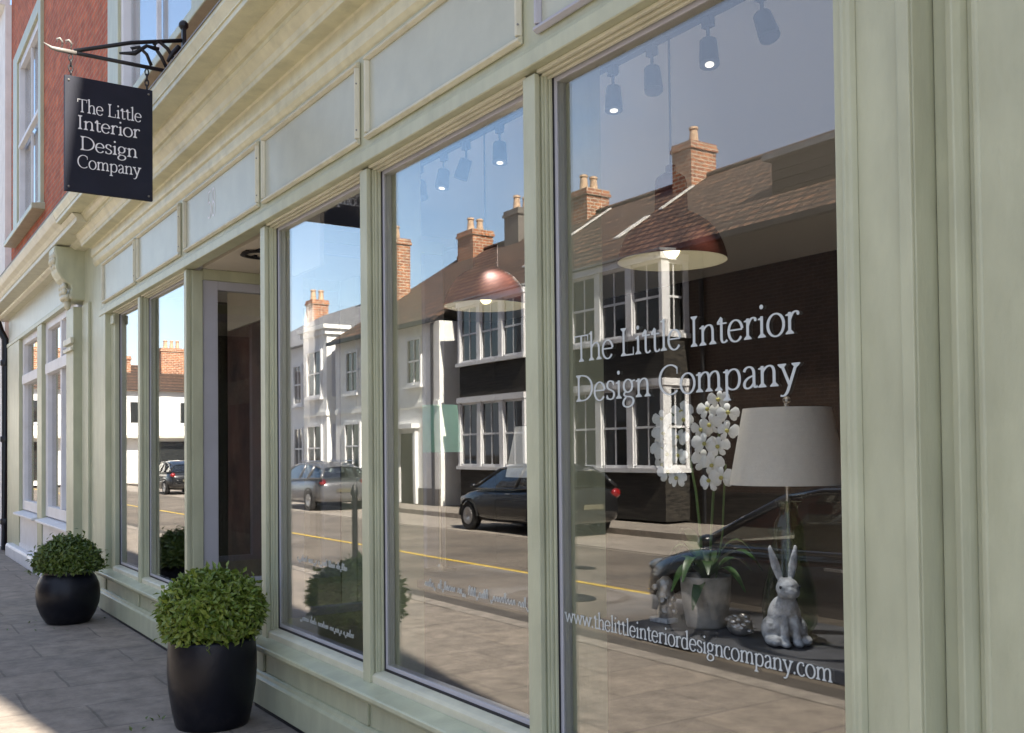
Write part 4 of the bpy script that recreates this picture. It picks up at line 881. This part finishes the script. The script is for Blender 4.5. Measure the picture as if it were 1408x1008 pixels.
def slopebar(x0, yy0, x1, yy1, w):
    zf = lambda y: 6.1 + (FY + .32 - y) / (FY + .32 + 17.5) * 3.15 + .03
    fl.add([(x0 - w, yy0, zf(yy0)), (x0 + w, yy0, zf(yy0)), (x1 + w, yy1, zf(yy1)), (x1 - w, yy1, zf(yy1)), (x0 - w, yy0, zf(yy0) + .04), (x0 + w, yy0, zf(yy0) + .04), (x1 + w, yy1, zf(yy1) + .04), (x1 - w, yy1, zf(yy1) + .04)],
           [(0, 1, 2, 3), (4, 5, 6, 7), (0, 1, 5, 4), (1, 2, 6, 5), (2, 3, 7, 6), (3, 0, 4, 7)])
slopebar(-19.7, -16.8, -19.7, -15.6, .08); slopebar(-23.9, -17.3, -23.9, -14.0, .08); slopebar(-19.9, -15.3, -19.9, -14.2, .12); fl.build('roof_flashing', M['leadw'], dk)
dm = MB(); dm.box(-14.6, -12.2, -15.6, -14.2, 6.6, 7.85); dmo = dm.build('dormer', M['timber'], dk); B(-14.75, -12.05, -15.8, -14.05, 7.85, 7.98).build('dormer_roof', M['lead'], dmo)
for k in range(5): B(-14.55, -12.25, -14.199, -14.16, 6.75 + k * .21, 6.9 + k * .21).build('dormer_board', M['timber'], dmo)

wh = thing('white_rendered_house', (-29.6, FY, 0), 'white rendered house with brown tiled roof next to the brick house with bays', 'house')
B(-33.4, -25.75, -21, FY + .8, 0, 5.55).build('wall', M['whitew'], wh)
WF = FY + .8
gable_roof(wh, -33.5, -25.901, FY + 1.05, -17.5, -22, 5.60, 9.25, 'tile')
B(-33.5, -25.7, FY + 1.03, FY + 1.15, 5.48, 5.6).build('gutter', M['iron'], wh)
for x in (-31.9, -29.6, -27.3): sash(wh, x - .5, x + .5, 3.7, 5.2, WF + .001, 2, 2)
for x in (-31.9, -29.7): sash(wh, x - .65, x + .65, 1.0, 2.7, WF + .001, 2, 2)
dq = MB(); dq.box(-28.2, -27.25, WF + .001, WF + .05, .02, 2.2); dqo = dq.build('house_door', M['timber'], wh)
dq = MB(); dq.box(-28.35, -28.201, WF + .001, WF + .12, .02, 2.35); dq.box(-27.249, -27.1, WF + .001, WF + .12, .02, 2.35); dq.box(-28.45, -27.0, WF + .001, WF + .3, 2.351, 2.5); dq.build('door_surround', M['white'], dqo)
B(-33.4, -25.75, WF + .001, WF + .05, 3.0, 3.16).build('string_course', M['whitew'], wh); B(-33.4, -25.75, WF + .001, WF + .03, 0, .5).build('wall_base', M['stucco'], wh)
MB().tube([(-26.1, WF + .06, 0), (-26.1, WF + .06, 5.5)], .05, 8).build('downpipe', M['iron'], wh)
chimney(wh, -29.1, -17.5, .9, .9, 8.4, 10.2, 2, 'stucco'); chimney(wh, -32.1, -17.4, 1.1, .9, 8.3, 10.0, 2, 'brickc'); chimney(wh, -33.2, -14.6, .7, .8, 6.4, 9.6, 1, 'brickc')

wt = thing('white_slate_roofed_terrace', (-40, FY, 0), 'pale white terrace with a tall square bay and grey slate roof further up the street', 'house')
B(-47.0, -33.51, -20, FY, 0, 6.0).build('wall', M['whitew'], wt)
r_ = MB(); r_.add([(-47.4, FY + .35, 6.0), (-33.51, FY + .35, 6.0), (-33.51, -20.3, 6.0), (-47.4, -20.3, 6.0), (-44.2, -16.3, 8.2), (-33.51, -16.3, 8.2)], [(0, 1, 5, 4), (1, 2, 5), (2, 3, 4, 5), (3, 0, 4), (3, 2, 1, 0)]); r_.build('roof', M['slate'], wt)
bb = MB(); bb.box(-36.2, -34.0, FY + .001, FY + .9, 0, 6.0); bo = bb.build('bay_window', M['whitew'], wt)
bb = MB(); bb.box(-36.3, -33.9, FY + .001, FY + 1.0, 6.0, 6.2); bb.box(-36.4, -33.8, FY + .001, FY + 1.1, 6.2, 6.35); bb.box(-36.25, -33.95, FY + .001, FY + .96, 3.0, 3.15); bb.build('bay_cornice', M['whitew'], bo)
for (za, zb_) in ((.9, 2.7), (3.7, 5.5)):
    sash(wt, -35.8, -34.4, za, zb_, FY + .901, 2, 2)
    B(-33.999, -33.96, FY + .2, FY + .7, za, zb_).build('bay_side_pane', M['blind'], bo)
for x in (-45.6, -43.4, -41.2, -39.0): sash(wt, x - .5, x + .5, 3.6, 5.3, FY + .001); sash(wt, x - .5, x + .5, .9, 2.7, FY + .001)
chimney(wt, -38.3, -16.3, 1.0, .8, 7.6, 9.4, 2, 'brickc'); chimney(wt, -45.0, -16.3, .8, .8, 7.3, 9.0, 2, 'brickc')

eb = thing('white_end_house', (-62, -9, 0), 'bright white house closing the far end of the street with a low tiled roof', 'house')
B(-70, -60, -15.5, -2.5, 0, 5.4).build('wall', M['whitew'], eb)
MB().prism([(-59.7, 5.35), (-65, 7.3), (-70.3, 5.35)], 'y', -15.5, -2.2).build('roof', M['tile'], eb)
for y in (-14.2, -11.4, -8.6, -5.8):
    f = MB(); f.box(-59.999, -59.94, y - .5, y + .5, 3.4, 4.8); fo = f.build('sash_window', M['white'], eb); B(-59.939, -59.93, y - .42, y + .42, 3.5, 4.7).build('pane', M['sashglass'], fo)
for y, zt in ((-14.3, 8.3), (-11.0, 7.7), (-7.0, 8.0)): chimney(eb, -63.8, y, .9, 1.5, 6.0, zt, 3)
for y in (-13.6, -9.4, -5.2): B(-59.999, -59.95, y - 1.1, y + 1.1, .3, 2.4).build('shop_window', M['sashglass'], eb)
B(-59.99, -59.3, -15, -3, 2.6, 2.75).build('shop_awning', M['cream'], eb)
ec = thing('cream_end_house', (-62, -19, 0), 'taller cream house with brick chimneys beside the white house at the street end', 'house')
B(-70, -60.3, -24, -15.51, 0, 6.1).build('wall', M['cream'], ec)
MB().prism([(-60.0, 6.05), (-65, 8.3), (-70.3, 6.05)], 'y', -24.2, -15.51).build('roof', M['brickc'], ec)
for y in (-22, -19.5, -17): 
    f = MB(); f.box(-60.299, -60.24, y - .5, y + .5, 3.6, 5.2); fo = f.build('sash_window', M['white'], ec); B(-60.239, -60.23, y - .42, y + .42, 3.7, 5.1).build('pane', M['sashglass'], fo)
chimney(ec, -64, -16.4, 1.0, 1.3, 6.5, 9.2, 3); chimney(ec, -64, -20.6, 1.0, 1.3, 6.5, 8.9, 2)

# ================================================================== CARS
def car(loc, label, mat, style='hatch', rz=math.pi):
    t = thing('parked_car', loc, label, 'car', 'cars parked along the street'); t.rotation_euler = (0, 0, rz)
    Lh = 2.1; W_ = .86
    st = [(-2.10, .62, .40, .72), (-2.02, .74, .28, .92), (-1.75, .83, .22, 1.0), (-1.2, W_, .20, .98), (-.4, W_, .20, .95), (.4, W_, .20, .93), (1.0, .85, .20, .92), (1.45, .82, .21, .86), (1.85, .74, .25, .76), (2.06, .60, .30, .66), (2.12, .48, .38, .58)]
    mb = MB(); vs = []; n = 0
    for x, w, zb, zt in st:
        h = zt - zb
        ring = [(0, zb), (w * .82, zb), (w * .98, zb + .12 * h), (w, zb + .45 * h), (w * .985, zb + .72 * h), (w * .93, zb + .93 * h), (w * .78, zt), (0, zt + .03)]
        full = ring + [(-a, b) for a, b in ring[-2:0:-1]]; n = len(full); vs += [(x, a, b) for a, b in full]
    fs = []
    for i in range(len(st) - 1):
        for j in range(n): fs.append((i * n + j, i * n + (j + 1) % n, (i + 1) * n + (j + 1) % n, (i + 1) * n + j))
    fs += [tuple(range(n))[::-1], tuple(range((len(st) - 1) * n, len(st) * n))]
    mb.add(vs, fs); bo = mb.build('car_body', M[mat], t, smooth=True, local=True, subd=1)
    xr = -1.98 if style == 'estate' else -1.72
    roof = [(xr + .08, 1.30), (-1.25, 1.43), (-.6, 1.475), (0.0, 1.455), (.35, 1.40)]
    vs = []; 
    for x, z in roof: vs += [(x, -.60, z - .05), (x, -.42, z), (x, 0, z + .02), (x, .42, z), (x, .60, z - .05)]
    rf = MB().add(vs, [(i * 5 + j, i * 5 + j + 1, i * 5 + j + 6, i * 5 + j + 5) for i in range(len(roof) - 1) for j in range(4)])
    vs2 = [(a, b, c - .035) for a, b, c in vs]; rf.add(vs2, [(i * 5 + j, i * 5 + j + 5, i * 5 + j + 6, i * 5 + j + 1) for i in range(len(roof) - 1) for j in range(4)])
    rf.build('car_roof', M[mat], t, smooth=True, local=True)
    # pillars and glass, both sides
    pil = MB(); gls = []
    for s in (1, -1):
        top = [(x, s * .60, z - .06) for x, z in roof]
        bl = [(xr - .16, s * .76, .98), (-1.2, s * .795, .97), (-.5, s * .80, .95), (.3, s * .80, .93), (1.18, s * .76, .92)]
        g = MB(); g.add([bl[0], bl[1], bl[2], bl[3], bl[4], top[4], top[3], top[2], top[1], top[0]], [(0, 1, 8, 9), (1, 2, 7, 8), (2, 3, 6, 7), (3, 4, 5, 6)]); gls.append(g)
        for a, b, r_ in ((bl[4], top[4], .035), (bl[2], top[2], .035), (bl[1], (-1.3, s * .60, 1.37), .045), (bl[0], top[0], .05)): pil.tube([a, b], r_, 8)
        pil.tube(top, .028, 8); pil.tube(bl, .022, 8)
    gls.append(MB().add([(1.2, -.72, .93), (1.2, .72, .93), (.36, .58, 1.37), (.36, -.58, 1.37)], [(0, 1, 2, 3)]))
    gls.append(MB().add([(xr - .18, -.72, .98), (xr - .18, .72, .98), (xr + .07, .58, 1.27), (xr + .07, -.58, 1.27)], [(0, 1, 2, 3)]))
    pil.build('window_pillars', M[mat], t, smooth=True, local=True)
    for g in gls: g.build('car_window', M['carglass'], t, local=True)
    sb = MB()
    for x in (.25, -.75):
        for y in (-.36, .36): sb.box(x - .1, x + .08, y - .22, y + .22, .7, 1.12); sb.box(x - .06, x + .04, y - .1, y + .1, 1.14, 1.3)
    sb.build('seats', M['carin'], t, local=True, bevel=.03)
    if style == 'estate':
        for s in (1, -1): MB().tube([(-1.7, s * .5, 1.42), (-1.6, s * .5, 1.49), (.1, s * .5, 1.50), (.2, s * .5, 1.44)], .016, 6).build('roof_rail', M['rim'], t, local=True)
    for x in (-1.32, 1.32):
        for s in (1, -1):
            w = MB(); w.lathe([(.20, -.09), (.29, -.095), (.315, -.06), (.315, .06), (.29, .095), (.20, .09)], (0, 0, 0), 28, False)
            w.v = [(x + a, s * .76 + c_, .315 + b_) for a, b_, c_ in w.v]; to = w.build('wheel', M['tyre'], t, local=True, auto=True)
            q = MB(); q.lathe([(.02, .07), (.06, .098), (.19, .092), (.2, .05)], (0, 0, 0), 24, True)
            for k in range(5): pass
            q.v = [(x + a, s * (.76 + c_), .315 + b_) for a, b_, c_ in q.v]; q.build('rim', M['rim'], to, local=True, auto=True)
            a_ = MB(); a_.tube([(x + .37 * math.cos(k * math.pi / 10), s * .835, .315 + .36 * math.sin(k * math.pi / 10)) for k in range(11)], .028, 6); a_.build('wheel_arch', M['carin'], t, local=True)
    for s in (1, -1):
        MB().ball((1.88, s * .56, .66), (.15, .12, .075), 12).build('headlight', M['headlamp'], t, smooth=True, local=True)
        MB().ball((-2.0, s * .66, .86), (.07, .12, .10), 12).build('taillight', M['redlamp'], t, smooth=True, local=True)
        MB().ball((.95, s * .90, .98), (.06, .085, .05), 10).build('door_mirror', M[mat], t, smooth=True, local=True)
        B(-.35, -.2, s * .855 - .012, s * .855 + .012, .83, .85).build('door_handle', M['rim'], t, local=True)
    B(-2.125, -2.115, -.25, .25, .56, .66).build('number_plate', M['plate'], t, local=True); B(2.10, 2.135, -.3, .3, .38, .48).build('grille', M['carin'], t, local=True)
    return t
GZ = -.13
car((-5.0, -4.45, GZ), 'black car parked at the kerb outside the shop', 'carblack')
car((-17.55, -9.85, -.122), 'near black car parked opposite in front of the brick bays', 'cargrey')
car((-29.6, -9.9, -.122), 'grey estate car with roof rails parked by the white house', 'carsilver', 'estate')
car((-38.6, -9.7, -.122), 'black hatchback parked behind the grey estate', 'carblack')
car((-45.5, -9.7, -.122), 'dark grey hatchback parked furthest up the street', 'cargrey')
# slim bollard on the kerb
bl = thing('bollard', (-10.6, -2.5, 0), 'slim black iron bollard at the pavement edge', 'bollard')
MB().lathe([(.07, 0), (.07, .03), (.035, .06), (.032, 1.1), (.045, 1.12), (.045, 1.16), (.03, 1.2), (.012, 1.24)], (-10.6, -2.5, 0), 16).build('post', M['iron'], bl, auto=True)

# leaves dropped round the planters
q_ = random.Random(3); lf = MB()
for c_, n_ in ((A, 16), (C2, 14)):
    for k in range(n_):
        a = q_.uniform(0, 6.28); rd = q_.uniform(.3, .75); x, y = c_.x + rd * math.cos(a), c_.y + rd * math.sin(a)
        if y > -.08: continue
        leaf(lf, Vector((x, y, .006)), Vector((q_.gauss(0, .15), q_.gauss(0, .15), 1)), .035, .02, q_)
lo_ = lf.build('fallen_leaves', M['leafB']); tag(lo_, 'a few small green leaves dropped on the pavement around the planters', 'leaves', kind='stuff')
